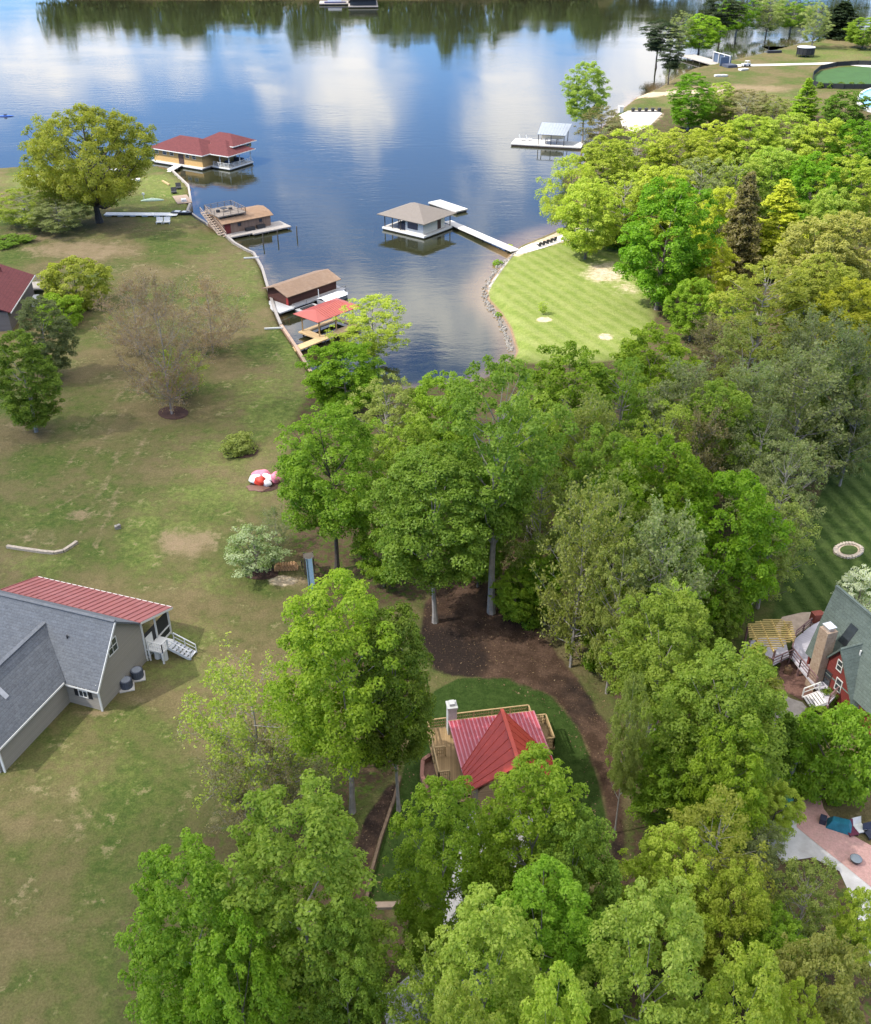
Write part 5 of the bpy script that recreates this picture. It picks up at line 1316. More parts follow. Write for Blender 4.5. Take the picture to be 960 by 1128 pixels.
b = MB(); stairs(b,B(-.35,8.8,tz),B(-.35,.6,.65),B.u,1.1,12); railing(b,[B(.25,8.8,tz),B(.25,.6,.65)],.9,.09,2,2.2); railing(b,[B(-.95,8.8,tz),B(-.95,.6,.65)],.9,.09,2,2.2); b.build('stairs', mat('tan_weathered',(.40,.31,.24),.85,.2,3), bb)
b = MB(); b.fbox(B,.9,2.2,2.36,2.39,.6,2.5); b.build('door', REDS, bb)
for u in (4.2,9.0): pane_window(bb, B, B(u,2.4,2.0), 'v-', .6, .5, 'none', mat('dark_brown',(.06,.035,.03)))
b = MB(); b.fbox(B,5.2,7.2,1.5,2.2,.6,1.2); b.fbox(B,7.8,9.6,1.6,2.2,.6,1.3); b.build('stored_gear', DARKM, bb)
for px,py,lb in ((290,267,'left mooring post standing off the brown boathouse dock'),(306,262,'middle mooring post off the brown boathouse dock'),(327,258,'right mooring post, alone in open water off the brown boathouse')):
    p = at(px,py+2,0); b = MB(); b.tube([(p.x,p.y,-2.5),(p.x+.1,p.y,2.0)],[.14,.11],8); tag(b.build('mooring_post', PILE), lb, 'post', 'mooring posts')

# --- dark brown boathouse with a tan roof
D = Frame(at(318,337,.6), to=at(371,318.5,.6))
db = thing('boathouse', D(5,2.5,0), 'dark brown boathouse with a pale tan gabled roof by the sea wall', 'boathouse')
DBS = plank_mat('dark_siding', (.085,.035,.026), .2, .8, .2)
b = MB(); b.fbox(D,0,10.9,0,5.2,.3,2.5); b.slab([D(0,0,2.5),D(0,5.2,2.5),D(0,2.6,3.25)],.12); b.slab([D(10.8,0,2.5),D(10.8,5.2,2.5),D(10.8,2.6,3.25)],.12); b.build('wall', DBS, db)
b = MB(); b.slab([D(-.7,-.7,2.42),D(11.5,-.7,2.42),D(11.5,2.6,3.5),D(-.7,2.6,3.5)],.12); b.slab([D(11.5,5.9,2.42),D(-.7,5.9,2.42),D(-.7,2.6,3.5),D(11.5,2.6,3.5)],.12); b.build('roof', mat('tan_shingles', (.225,.150,.100), .9, .12, 2.5, .4, 20, wear=.6, wcol=(.30,.22,.16)), db)
b = MB(); b.fbox(D,-.02,.0,-.0,.5,.3,2.4); b.fbox(D,-.06,.02,-.06,.02,.3,2.45); b.build('red_corner', mat('red_trim',(.32,.035,.03),.6,.1), db)
b = MB(); b.fbox(D,-3.2,-.1,-1.6,4.0,.5,.72); b.fbox(D,-.1,12.2,-1.1,-.1,.4,.62); b.fbox(D,10.95,12.3,-.1,4.5,.4,.62); b.build('dock', GREYD, db)
b = MB(); dock_piles(b,[D(u,-.9) for u in (1,4.5,8,12)]+[D(-2.8,-1.2)],.4); b.build('piling', PILE, db)
b = MB(); b.bar(D(-.2,-1.15,1.2),D(12.2,-1.15,1.2),.08)
for u in (0,3,6,9,12): b.bar(D(u,-1.15,.6),D(u,-1.15,1.2),.08)
b.build('railing', GREYW, db)
b = MB(); b.bar(D(5.6,-1.3,.5),D(5.6,-1.3,2.3),.12); b.build('mooring_post', WHITE, db)

# --- boats between the two slips
def hull(mb, f, L_, W_, z0, z1, n=9, bow=.55):
    top, bot = [], []
    for i in range(n+1):
        t = i/n; w_ = W_/2*(1 if t < bow else math.sqrt(max(0,1-((t-bow)/(1-bow))**2))); top.append((t*L_, w_)); bot.append((t*L_*.96, w_*.75))
    P = [f(u,v,z1) for u,v in top] + [f(u,-v,z1) for u,v in reversed(top[:-1])]; Q_ = [f(u,v,z0) for u,v in bot] + [f(u,-v,z0) for u,v in reversed(bot[:-1])]
    k = len(P); mb.add(P+Q_, [tuple(range(k-1,-1,-1)), tuple(range(k,2*k))] + [(i,(i+1)%k,k+(i+1)%k,k+i) for i in range(k)]); return mb
BW = Frame(D(4.9,-2.6), D.a)
pb = thing('covered_boat', BW(3,0,0), 'white covered boat moored between the dark boathouse and the red roofed slip', 'boat')
b = MB(); hull(b,BW,6.2,2.3,-.1,.7); b.build('hull', mat('boat_grey',(.30,.31,.33),.4,.1), pb)
b = MB(); b.slab([BW(.1,-1.2,.85),BW(5.0,-1.2,.85),BW(5.4,0,1.15),BW(.1,0,1.25)],.1); b.slab([BW(.1,1.2,.85),BW(.1,0,1.25),BW(5.4,0,1.15),BW(5.0,1.2,.85)],.1); b.build('cover', mat('white_canvas',(.78,.79,.80),.7,.05), pb)
JB = Frame(D(-.2,-2.3), D.a)
jb = thing('float_dock', JB(2,0,0), 'grey low jet ski float beside the dark brown boathouse', 'float')
b = MB(); b.fbox(JB,.3,4.4,-.9,.9,-.1,.32); b.build('platform', mat('float_grey',(.36,.36,.36),.7,.15), jb); b = MB(); b.fbox(JB,1,3.6,-.35,.35,.32,.5); b.build('cradle', BLACKF, jb)

# --- open boat slip with a red roof
S = Frame(at(327,386,.7), to=at(382,364,.7))
sb = thing('boat_slip', S(6,3,0), 'open timber boat slip under a bright red metal roof', 'boat slip')
b = MB(); b.fbox(S,-.6,13.6,-.1,1.5,.5,.7); b.fbox(S,5.2,6.7,1.5,5.4,.5,.7); b.fbox(S,6.7,13.6,4.3,5.4,.5,.7); b.fbox(S,12.6,13.6,1.5,4.3,.5,.7); b.build('dock', TAND, sb)
b = MB(); dock_piles(b,[S(u,v) for u in (.8,3.5,6,9,13) for v in (.1,1.3)]+[S(6,5.1),S(9.5,5.1),S(13,5.1)],.48); b.build('piling', PILE, sb)
for u,v in ((6.0,1.35),(9.6,1.35),(13.3,1.35),(6.0,5.2),(9.6,5.2),(13.3,5.2)):
    b = MB(); b.bar(S(u,v,.7),S(u,v,3.5),.2); b.build('post', TIMBER, sb)
b = MB(); hip(b,S,5.0,14.4,.5,6.1,3.5,4.35,7.2,12.2,'u',.1)
for v0,v1 in ((.5,3.3),(6.1,3.3)): ribs(b,S(7.2,v0,3.5),S(12.2,v0,3.5),S(7.2,v1,4.35),S(12.2,v1,4.35),.45,.05,.05)
b.build('roof', mat('coral_metal_roof',(.36,.090,.070),.5,.08,1.2,spec=.35), sb)

# --- white boathouse with grey hipped roof and long walkway
Wf = Frame(at(467,259.6,.6), to=at(503.6,245.8,.6))
wb = thing('boathouse', Wf(5,6,0), 'white boathouse with a grey hipped roof at the end of a long walkway', 'boathouse')
LW, LD = 9.2, 10.6
b = MB(); b.fbox(Wf,-.3,LW,-.3,LD,.35,.6); b.build('deck', DOCKW, wb)
b = MB(); b.fbox(Wf,-.35,LW+.05,-.36,-.31,.25,.64); b.fbox(Wf,-.36,-.31,-.3,LD,.25,.64); b.build('white_trim', WHITE, wb)
b = MB(); dock_piles(b,[Wf(u,v) for u in (.2,4.5,8.8) for v in (.2,5.2,10.3)],.34,.14); b.fbox(Wf,-.2,LW-.1,-.2,LD-.1,-.12,.3); b.build('float', BLACKF, wb)
b = MB(); b.fbox(Wf,.6,7.6,.6,5.2,.6,3.1); b.build('wall', plank_mat('white_siding',(.66,.64,.58),.2,.7,.05), wb)
b = MB(); b.fbox(Wf,5.2,6.3,.54,.58,.62,2.7); b.build('door', mat('dark_brown',(.06,.035,.03)), wb)
b = MB(); b.fbox(Wf,.53,.58,2.0,4.6,1.2,2.6); b.fbox(Wf,.6,3.2,5.25,7.2,.6,1.9); b.build('stored_boat', mat('navy',(.03,.035,.06),.5,.2), wb)
for u,v in ((.2,6.2),(.2,8.3),(.2,10.3),(8.9,.2),(8.9,5),(8.9,10.3),(4.5,10.3)):
    b = MB(); b.bar(Wf(u,v,.6),Wf(u,v,3.3),.2); b.build('post', PILE, wb)
b = MB(); hip(b,Wf,-1.0,LW+.6,-1.0,LD+1.0,3.2,5.6,LW/2-.4,LW/2-.0,'u',.14) if False else hip(b,Wf,-1.0,LW+.6,-.9,LD+.8,3.2,5.3,4.9,5.9,'v',.14)
b.build('roof', mat('warm_grey_shingles',(.125,.108,.095),.95,.15,5,.5,25,col2=(.185,.163,.145)), wb)
b = MB(); p0, p1 = at(507,246,.6), at(568,275.5,.95); b.bar(p0+Vector((-2.6,1.9,-.1)), p1+Vector((0,0,-.1)), 2.0, .18); b.build('walkway', mat('bleached_deck',(.47,.455,.43),.8,.08,3), wb)
b = MB(); dd = (p1-p0)
for k in range(7):
    q = p0 + dd*(k+.5)/7; nn = Vector((-dd.y,dd.x,0)).normalized()
    for s in (-.85,.85): b.tube([(q.x+nn.x*s,q.y+nn.y*s,-2),(q.x+nn.x*s,q.y+nn.y*s,.42)],.1,6)
b.build('walkway_piling', PILE, wb)
b = MB(); PF = Frame(at(490,223,.6), to=at(514,231,.6)); b.fbox(PF,-2.5,7,-2.6,.8,.35,.62); b.build('swim_platform', mat('bleached_deck',(.47,.455,.43)), wb)
b = MB(); b.fbox(PF,-2.3,6.8,-2.4,.6,-.1,.34); b.build('platform_float', BLACKF, wb)

# --- dock with the sloping grey roof
K = Frame(at(563,158,.6), to=at(626,161.5,.6))
kd = thing('covered_dock', K(7,3,0), 'pale dock with a slanted grey metal roof beside the tall shore tree', 'dock')
b = MB(); b.fbox(K,0,19,0,7,.35,.6); b.build('dock', mat('bleached_deck',(.47,.455,.43)), kd)
b = MB(); b.fbox(K,.1,19,.1,6.9,-.15,.3); b.build('float', mat('dark_float',(.06,.04,.035),.8,.2), kd)
b = MB(); b.slab([K(7,.4,3.3),K(14.6,.4,3.3),K(15.2,7.6,5.0),K(7,7.6,5.0)],.12); ribs(b,K(7,.4,3.3),K(14.6,.4,3.3),K(7,7.6,5.0),K(15.2,7.6,5.0),.7,.06,.05); b.build('roof', mat('galvanised',(.30,.33,.38),.4,.08,1,metal=.3), kd)
for u,v,z in ((7.3,.8,3.2),(14.2,.8,3.2),(7.3,6.9,4.7),(14.4,6.9,4.7),(10.7,.8,3.2)):
    b = MB(); b.bar(K(u,v,.6),K(u,v,z),.18); b.build('post', DARKM, kd)
lb_ = thing('lifted_boat', K(10.5,4,.6), 'cream boat lifted under the slanted grey metal roof', 'boat')
b = MB(); hull(b,Frame(K(7.8,4),K.a),6,2.2,1.7,2.7); b.build('hull', mat('cream_hull',(.68,.62,.48),.35,.06), lb_)
b = MB(); 
for u in (9,12): b.bar(K(u,2.6,1.62),K(u,5.4,1.62),.16); b.bar(K(u,2.6,.6),K(u,2.6,1.6),.14); b.bar(K(u,5.4,.6),K(u,5.4,1.6),.14)
b.build('cradle', DARKM, lb_)
for i,(u,v,lb) in enumerate(((2.4,4.6,'left white lounge chair on the dock with the slanted roof'),(4.2,5.2,'right white lounge chair on the dock with the slanted roof'))):
    if i == 0:
        ch = thing('lounge_chair', K(u,v,.6), lb, 'chair', 'white lounge chairs')
        b = MB(); f_ = Frame(K(u,v),K.a); b.fbox(f_,-.5,.6,-.5,.5,.95,1.1); b.build('seat', WHITE, ch)
        b = MB(); b.slab([f_(-.5,-.5,1.05),f_(-.5,.5,1.05),f_(-.95,.5,2.0),f_(-.95,-.5,2.0)],.1); b.build('backrest', WHITE, ch)
        for a_,c_ in ((-.4,-.42),(.5,-.42),(.5,.42),(-.4,.42)): b = MB(); b.bar(f_(a_,c_,.6),f_(a_,c_,.95),.1); b.build('leg', WHITE, ch)
    else: copy_thing(ch, K(u,v,.6), label=lb)

# ------------------------------------------------------------------ shore works
def wall_along(name, pts, z0, z1, w_, m, label, posts=0, cap=None):
    b = MB(); P = [Vector((p[0],p[1],0)) for p in pts]
    for i,(a_,c_) in enumerate(zip(P[:-1],P[1:])):
        b.bar(Vector((a_.x,a_.y,(z0+z1)/2)), Vector((c_.x,c_.y,(z0+z1)/2)), w_, z1-z0)
    o = thing(name, (P[0].x,P[0].y,z0), label, 'wall'); b.build('wall_face', m, o)
    c = MB()
    for a_,q in zip(P[:-1],P[1:]): c.bar(Vector((a_.x,a_.y,z1+.05)), Vector((q.x,q.y,z1+.05)), w_+.16, .1)
    c.build('capping', cap or m, o); return o
SW = [p for p in SHORE_PX if p in ((190,191),(208,208),(211,226),(207,236),(218,244),(234,254),(249,263),(259,272),(273,280),(280,283),(289,299),(296,323),(303,346),(310,363))]
wall_along('sea_wall', [at(x,y,.0) for x,y in SW], -1.2, .9, .28, GREYW, 'grey sea wall along the left lawn from the yellow boathouse to the slip', cap=mat('pale_cap',(.30,.275,.25),.9,.15,3))
wall_along('sea_wall', [at(x,y,.0) for x,y in ((310.5,364.5),(327,389),(345,420),(352,425))], -1.2, 1.0, .3, mat('rust_timber',(.36,.24,.17),.85,.2,3), 'tan timber sea wall below the red roofed slip', cap=mat('tan_cap',(.38,.27,.20),.85,.15,3))
for px,py,lb in ((300,363,'short white groyne board beside the dark brown boathouse'),(276,285,'short white groyne board near the brown boathouse')):
    p = gp(px,py); b = MB(); b.bar(p+Vector((-1.2,-.1,.2)), p+Vector((1.6,.3,.2)), .18, .22); tag(b.build('board', WHITE), lb, 'board', 'groyne boards')
# boulders of the riprap on the mown point
rg = random.Random(8); rocks = [(566,282),(556,287),(550,293),(544,300),(540,307),(536,314),(534,322),(536,330),(541,338),(547,345),(551,352),(554,360),(557,368),(560,376),(562,384)]
b = MB()
for i in range(300):
    t = rg.random()*(len(rocks)-1.001); k = int(t); x = rocks[k][0]+(rocks[k+1][0]-rocks[k][0])*(t-k)+rg.gauss(0,1.5); y = rocks[k][1]+(rocks[k+1][1]-rocks[k][1])*(t-k)+rg.gauss(0,1.3)
    p = at(x,y,.3); p.z = max(0,G(p.x,p.y)); r_ = rg.uniform(.12,.34); a_ = rg.uniform(0,3)
    vs = [p + Vector((math.cos(a_+k2*1.05)*r_*rg.uniform(.7,1.2), math.sin(a_+k2*1.05)*r_*rg.uniform(.6,1.1), -.1)) for k2 in range(6)]
    tp = [v*1 + (p-v)*.45 + Vector((0,0,r_*rg.uniform(.5,.9)+.1)) for v in vs]
    b.add(vs+tp, [(5,4,3,2,1,0),(6,7,8,9,10,11)]+[(i2,(i2+1)%6,6+(i2+1)%6,6+i2) for i2 in range(6)])
tag(b.build('riprap', mat('grey_rock',(.15,.14,.128),.95,.35,1.2,.5,8,col2=(.30,.28,.25))), kind='stuff')
sheet('beach_walk', [(564,276),(575,271),(604,265),(640,250),(652,247),(655,254),(628,263),(600,273),(574,280)], mat('beach_concrete',(.62,.58,.52),.95,.1,1.2,.2,8,wear=.5,wcol=(.50,.42,.34)), .07)
for i in range(5):
    p = gp(594+i*4.2, 271.5-i*1.5)
    lb = ['beach chair nearest the walkway end of the row of five','second beach chair from the walkway in the row of five','middle beach chair of the row of five','fourth beach chair from the walkway in the row of five','last beach chair of the row, nearest the grove'][i]
    if i == 0:
        bc = thing('beach_chair', p, lb, 'chair', 'dark beach chairs in a row', R(20)); f_ = Frame(p,0); z_ = p.z
        b = MB(); b.slab([f_(-.3,-.35,z_+.3),f_(.3,-.35,z_+.3),f_(.3,.3,z_+.42),f_(-.3,.3,z_+.42)],.06); o_ = b.build('seat', DARKM, bc)
        b = MB(); b.slab([f_(-.32,-.3,z_+.3),f_(.32,-.3,z_+.3),f_(.32,-.65,z_+1.05),f_(-.32,-.65,z_+1.05)],.06); b.build('backrest', DARKM, bc)
        for s in (-1,1): b = MB(); b.bar(f_(s*.36,-.5,z_+.55),f_(s*.36,.35,z_+.55),.12,.05); b.bar(f_(s*.36,.3,z_),f_(s*.36,.3,z_+.52),.08); b.build('armrest', DARKM, bc)
    else: copy_thing(bc, p, label=lb)

# ------------------------------------------------------------------ left shore clutter
def flat_thing(name, label, cat, px, py, maker, group=None):
    p = gp(px,py); o = thing(name, p, label, cat, group); maker(o, p); return o
def ramp(o, p):
    q0, q1 = gp(116,237), gp(196,237.5); f = Frame((q0.x,q0.y), to=q1); L_ = (q1-q0).length; z = p.z+.35
    b = MB(); b.fbox(f,0,L_,-1.1,1.1,z-.06,z); b.build('deck_panel', WHITE, o)
    b = MB(); 
    for k in range(6): b.fbox(f,L_*k/6+.3,L_*(k+.6)/6,-.9,.9,z-.45,z-.065)
    b.build('float', mat('light_grey',(.55,.56,.58)), o)
flat_thing('gangway', 'long white dock gangway lying on the left lawn', 'gangway', 155, 238, ramp)
def bench(o, p):
    f = Frame(p, R(3)); z = p.z
    for s in (-1.2,.3):
        b = MB(); b.fbox(f,s,s+1.3,-.6,.4,z+.35,z+.45); b.build('seat', WHITE, o); b = MB(); b.slab([f(s,.4,z+.45),f(s+1.3,.4,z+.45),f(s+1.3,.75,z+1.15),f(s,.75,z+1.15)],.07); b.build('backrest', WHITE, o)
    for u in (-1.1,.0,.4,1.5):
        for v in (-.5,.4): b = MB(); b.bar(f(u,v,z),f(u,v,z+.35),.1); b.build('leg', WHITE, o)
flat_thing('double_chair', 'white double seat on the grass beside the white gangway', 'bench', 179, 246, bench)
def canoe(o, p):
    f = Frame(p, R(8)); b = MB(); 
    for i in range(12):
        t0, t1 = i/12, (i+1)/12; w0, w1 = [.55*math.sin(math.pi*(.04+.92*t))**.7 for t in (t0,t1)]; u0,u1 = -2.5+5*t0, -2.5+5*t1
        for k in range(6):
            a0,a1 = math.pi*k/6, math.pi*(k+1)/6
            b.add([f(u0,w0*math.cos(a0),p.z+.05+w0*.9*math.sin(a0)),f(u1,w1*math.cos(a0),p.z+.05+w1*.9*math.sin(a0)),f(u1,w1*math.cos(a1),p.z+.05+w1*.9*math.sin(a1)),f(u0,w0*math.cos(a1),p.z+.05+w0*.9*math.sin(a1))],[(0,1,2,3)])
    b.build('hull', mat('pale_green_hull',(.30,.40,.33),.45,.15), o)
    b = MB(); b.tube([f(-2.45,0,p.z+.1),f(0,0,p.z+.62),f(2.45,0,p.z+.1)],.05,5); b.build('keel', WHITE, o)
flat_thing('canoe', 'pale green canoe turned over on the shore lawn', 'canoe', 168, 221, canoe)
def grill(o, p):
    b = MB(); b.bar(p, p+Vector((0,0,1.4)), .12); b.build('pole', WHITE, o); b = MB(); b.box((p.x,p.y,p.z+1.5),(.5,.3,.4)); b.build('head', WHITE, o)
flat_thing('water_post', 'thin white standpipe beside the overturned canoe', 'post', 159, 221, grill)
def whiteboat(o, p, L_=4.5, W_=1.5, ang=10, m1=None):
    f = Frame(p, R(ang)); b = MB(); hull(b, Frame(f(-L_/2,0),R(ang)), L_, W_, p.z, p.z+.55); b.build('hull', m1 or WHITE, o)
    b = MB(); b.fbox(f,-L_*.35,-L_*.1,-W_*.3,W_*.3,p.z+.56,p.z+.68); b.fbox(f,.1,L_*.2,-W_*.3,W_*.3,p.z+.56,p.z+.68); b.build('thwart', mat('light_grey',(.55,.56,.58)), o)
flat_thing('rowing_boat', 'white rowing boat drawn up on the grass behind the oak', 'boat', 129, 189, lambda o,p: whiteboat(o,p,7,1.9,6))
flat_thing('dinghy', 'small white dinghy on the grass left of the yellow boathouse', 'boat', 150, 200, lambda o,p: whiteboat(o,p,2.6,1.4,60))
flat_thing('upturned_skiff', 'pale skiff on the grass seen through the oak crown', 'boat', 37, 196, lambda o,p: whiteboat(o,p,4.5,1.8,30, mat('skiff',(.5,.48,.44),.6,.1)))
p = gp(183,202); b = MB(); b.bar(p+Vector((-1.2,1.8,.18)), p+Vector((1.2,-1.8,.18)), .35, .3); tag(b.build('timber_beam', TIMBER), 'pale timber beam lying on the grass by the sea wall', 'beam')
def landing(o, p):
    f = Frame(p, R(-68)); b = MB(); b.fbox(f,-3.4,3.4,-1.6,1.6,p.z+.05,p.z+.2); b.build('deck_panel', mat('tan_slab',(.28,.21,.16),.9,.2,2), o)
    b = MB(); b.fbox(f,1.6,2.6,-.5,.5,p.z+.2,p.z+.75); b.build('crate', WHITE, o)
flat_thing('landing_stage', 'tan landing pad at the corner of the sea wall', 'landing', 201, 220, landing)
def darkchairs(o, p):
    f = Frame(p, R(15)); b = MB(); b.fbox(f,-.6,.6,-.6,.6,p.z+.3,p.z+.45); b.build('seat', DARKM, o); b = MB(); b.slab([f(-.6,.6,p.z+.4),f(.6,.6,p.z+.4),f(.6,.95,p.z+1.2),f(-.6,.95,p.z+1.2)],.08); b.build('backrest', DARKM, o)
    for a_,c_ in ((-.5,-.5),(.5,-.5),(.5,.5),(-.5,.5)): b = MB(); b.bar(f(a_,c_,p.z),f(a_,c_,p.z+.3),.1); b.build('leg', DARKM, o)
c1 = flat_thing('lawn_chair', 'dark chair nearer the lawn beside the tan landing pad', 'chair', 192, 213, darkchairs, 'dark chairs by the landing pad')
copy_thing(c1, gp(197,208), label='dark chair nearer the water beside the tan landing pad')
def darkskiff(o,p): whiteboat(o,p,4.5,1.6,-8,mat('black_hull',(.025,.027,.03),.5,.2))
flat_thing('black_skiff', 'black skiff at the end of the white gangway', 'boat', 201, 236, darkskiff)
def kayak(o, p):
    f = Frame((p.x,p.y), R(6)); b = MB(); n = 14
    for i in range(n):
        t0,t1 = i/n,(i+1)/n; w0,w1 = [.42*math.sin(math.pi*(.02+.96*t))**.8 for t in (t0,t1)]; u0,u1 = -2.6+5.2*t0,-2.6+5.2*t1
        for k in range(8):
            a0,a1 = 2*math.pi*k/8,2*math.pi*(k+1)/8
            b.add([f(u0,w0*math.cos(a0),.12+w0*.6*math.sin(a0)),f(u1,w1*math.cos(a0),.12+w1*.6*math.sin(a0)),f(u1,w1*math.cos(a1),.12+w1*.6*math.sin(a1)),f(u0,w0*math.cos(a1),.12+w0*.6*math.sin(a1))],[(0,1,2,3)])
    b.build('hull', mat('blue_plastic',(.02,.10,.42),.4,.1), o)
    b = MB(); b.tube([f(-.4,0,.36),f(.4,0,.36)],.3,8); b.build('cockpit', mat('navy',(.03,.035,.06)), o)
    b = MB(); b.bar(f(0,-1.1,.75),f(.1,1.1,.65),.05); b.build('paddle', mat('blue_plastic',(.02,.10,.42)), o)
p = at(6,128,0); kk = thing('kayak', p, 'blue kayak on the open water at the left edge', 'kayak'); kayak(kk, p)

# ------------------------------------------------------------------ left lawn things
def inflatable(o, p):
    bm = bmesh.new(); rg = random.Random(3)
    def blob(c, r, sc_, seed):
        m_ = Matrix.Translation(Vector(c)) @ Matrix.Diagonal((*sc_,1)); rr = bmesh.ops.create_icosphere(bm, subdivisions=3, radius=r, matrix=m_)
        for v in rr['verts']:
            d = v.co - Vector(c); v.co += d*(.14*math.sin(d.x*5+seed)+.14*math.sin(d.y*6+seed*2)+.1*math.sin(d.z*8+d.x*4))
            v.co.z = max(v.co.z, .02)
    me_ = {}
    for nm, col_, bl in (('white_folds', (.75,.75,.76), [((-1.0,.1,.5),.75,(1,.8,.8)),((.35,-.45,.4),.6,(1,.7,.7)),((.35,.25,.55),.7,(1,.9,.8))]),
                         ('pink_folds', (.62,.20,.27), [((-.3,.7,.85),.85,(1.25,.6,.6)),((1.25,.4,.65),.75,(.9,.9,.75))]),
                         ('red_folds', (.55,.05,.03), [((-.4,-.55,.62),.72,(.95,.6,.9))]), ('ground_cloth', (.16,.085,.06), [((-.5,-1.0,.05),1.2,(1.1,.6,.15))])):
        bm.clear()
        for k,(c,r,s_) in enumerate(bl): blob(c,r,s_,k*1.7)
        me = bpy.data.meshes.new(nm); bm.to_mesh(me); me.materials.append(mat(nm, col_, .55, .12, 2)); 
        for f in me.polygons: f.use_smooth = True
        c_ = bpy.data.objects.new(nm, me); COL.objects.link(c_); c_.parent = o
    bm.free()
flat_thing('inflatable', 'crumpled pink white and red inflatable lying on the left lawn', 'inflatable', 292, 533, inflatable)
b = MB(); rg = random.Random(5); pts = [(8,603),(20,605),(34,607),(48,609),(60,610),(70,608),(78,603),(85,598)]; P = [gp(*q) for q in pts]
for a_,c_ in zip(P[:-1],P[1:]): b.bar(a_+Vector((0,0,.12)), c_+Vector((0,0,.12)), .34, .3)
tag(b.build('stone_edging', mat('pale_log',(.34,.29,.23),.9,.3,3,.4,8)), 'curved pale log edging on the left lawn', 'edging')
p = gp(130,582); b = MB(); b.box((p.x,p.y,p.z+.15),(.6,.45,.4),.4); b.box((p.x+.1,p.y,p.z+.3),(.4,.3,.3),.9); tag(b.build('rock', mat('grey_rock',(.26,.245,.225))), 'lone small rock on the left lawn above the grey house', 'rock')
sheet('mulch_bed', ell(191,455,17,7.5), mat('dark_mulch',(.05,.026,.02),.95,.3,5,.5,10), .05); sheet('mulch_bed', ell(291,528+7,16,7), mat('dark_mulch',(.05,.026,.02)), .04); sheet('mulch_bed', ell(287,632,20,7), mat('dark_mulch',(.05,.026,.02)), .05)
sheet('mulch_bed', ell(265,497,20,8), mat('dark_mulch',(.05,.026,.02)), .04)
def woodpile(o, p):
    rg = random.Random(2); b = MB(); f = Frame(p, R(5))
    for r_ in range(3):
        for k in range(9-r_): b.tube([f(-1.2+.27*k+.13*r_,-.35,p.z+.14+.23*r_), f(-1.2+.27*k+.13*r_,.35+rg.uniform(-.1,.1),p.z+.14+.23*r_)], .125, 7)
    b.build('logs', mat('cut_wood',(.42,.24,.12),.85,.4,2), o); b = MB(); b.bar(f(-1.45,0,p.z),f(-1.45,0,p.z+.9),.1); b.bar(f(1.45,0,p.z),f(1.45,0,p.z+.9),.1); b.build('rack', DARKM, o)
flat_thing('woodpile', 'stack of split orange brown logs beside the blossoming dogwood', 'woodpile', 317, 627, woodpile)
def slide(o, p):
    f = Frame(p, R(-80)); b = MB(); b.slab([f(-.3,-.25,p.z+1.9),f(3.0,-.25,p.z+.25),f(3.0,.25,p.z+.25),f(-.3,.25,p.z+1.9)],.06)
    for s in (-.28,.28): b.bar(f(-.3,s,p.z+1.98),f(3.0,s,p.z+.33),.06,.18)
    b.build('chute', mat('slate_blue_plastic',(.09,.15,.21),.5,.1), o)
    b = MB(); b.fbox(f,-1.4,-.3,-.5,.5,p.z+1.8,p.z+1.9); 
    for u in (-1.3,-.4):
        for v in (-.45,.45): b.bar(f(u,v,p.z),f(u,v,p.z+2.0),.1)
    b.build('platform', PILE, o)
flat_thing('playground_slide', 'blue grey playground slide under the dark trunked tree', 'slide', 342, 635, slide)
p = gp(420,1100); ch2 = thing('garden_chair', p, 'small white chair lying by the drive at bottom centre', 'chair'); f_ = Frame(p,R(10))
b = MB(); b.fbox(f_,-.28,.28,-.25,.25,p.z+.3,p.z+.36); b.build('seat', WHITE, ch2); b = MB(); b.fbox(f_,-.34,-.28,-.25,.25,p.z+.3,p.z+.8); b.build('backrest', WHITE, ch2)
for a_,c_ in ((-.25,-.2),(.25,-.2),(.25,.2),(-.25,.2)): b = MB(); b.bar(f_(a_,c_,p.z),f_(a_,c_,p.z+.3),.05); b.build('leg', WHITE, ch2)
p = gp(427,999); b = MB(); b.box((p.x,p.y,p.z+.12),(1.7,.45,.24),.02); tag(b.build('garden_step', mat('tan_slab',(.28,.21,.16))), 'tan timber step at the lower end of the dark side lawn', 'step')
wl = [(441,858),(434,884),(420,925),(409,965),(404,996),(399,1012)]; P = [gp(*q) for q in wl]; b = MB()
for a_,c_ in zip(P[:-1],P[1:]): b.bar(a_+Vector((0,0,.1)), c_+Vector((0,0,.1)), .2, .5)
tag(b.build('retaining_wall', mat('dark_timber',(.13,.09,.06),.9,.25,3)), 'low timber edge between the mulch strip and the dark side lawn', 'wall')
for i,(x0,y0,x1,y1,lb) in enumerate(((655,735,690,742,'grey fallen branch at the mulch path bend'),(600,690,596,640,'thin dead stem at the mulch edge'))):
    p,q = gp(x0,y0), gp(x1,y1); b = MB(); b.tube([p+Vector((0,0,.15)), (p+q)/2+Vector((.1,.1,.5)), q+Vector((0,0,.2))],[.12,.09,.04],6); tag(b.build('fallen_branch', PALEBARK), lb, 'branch')

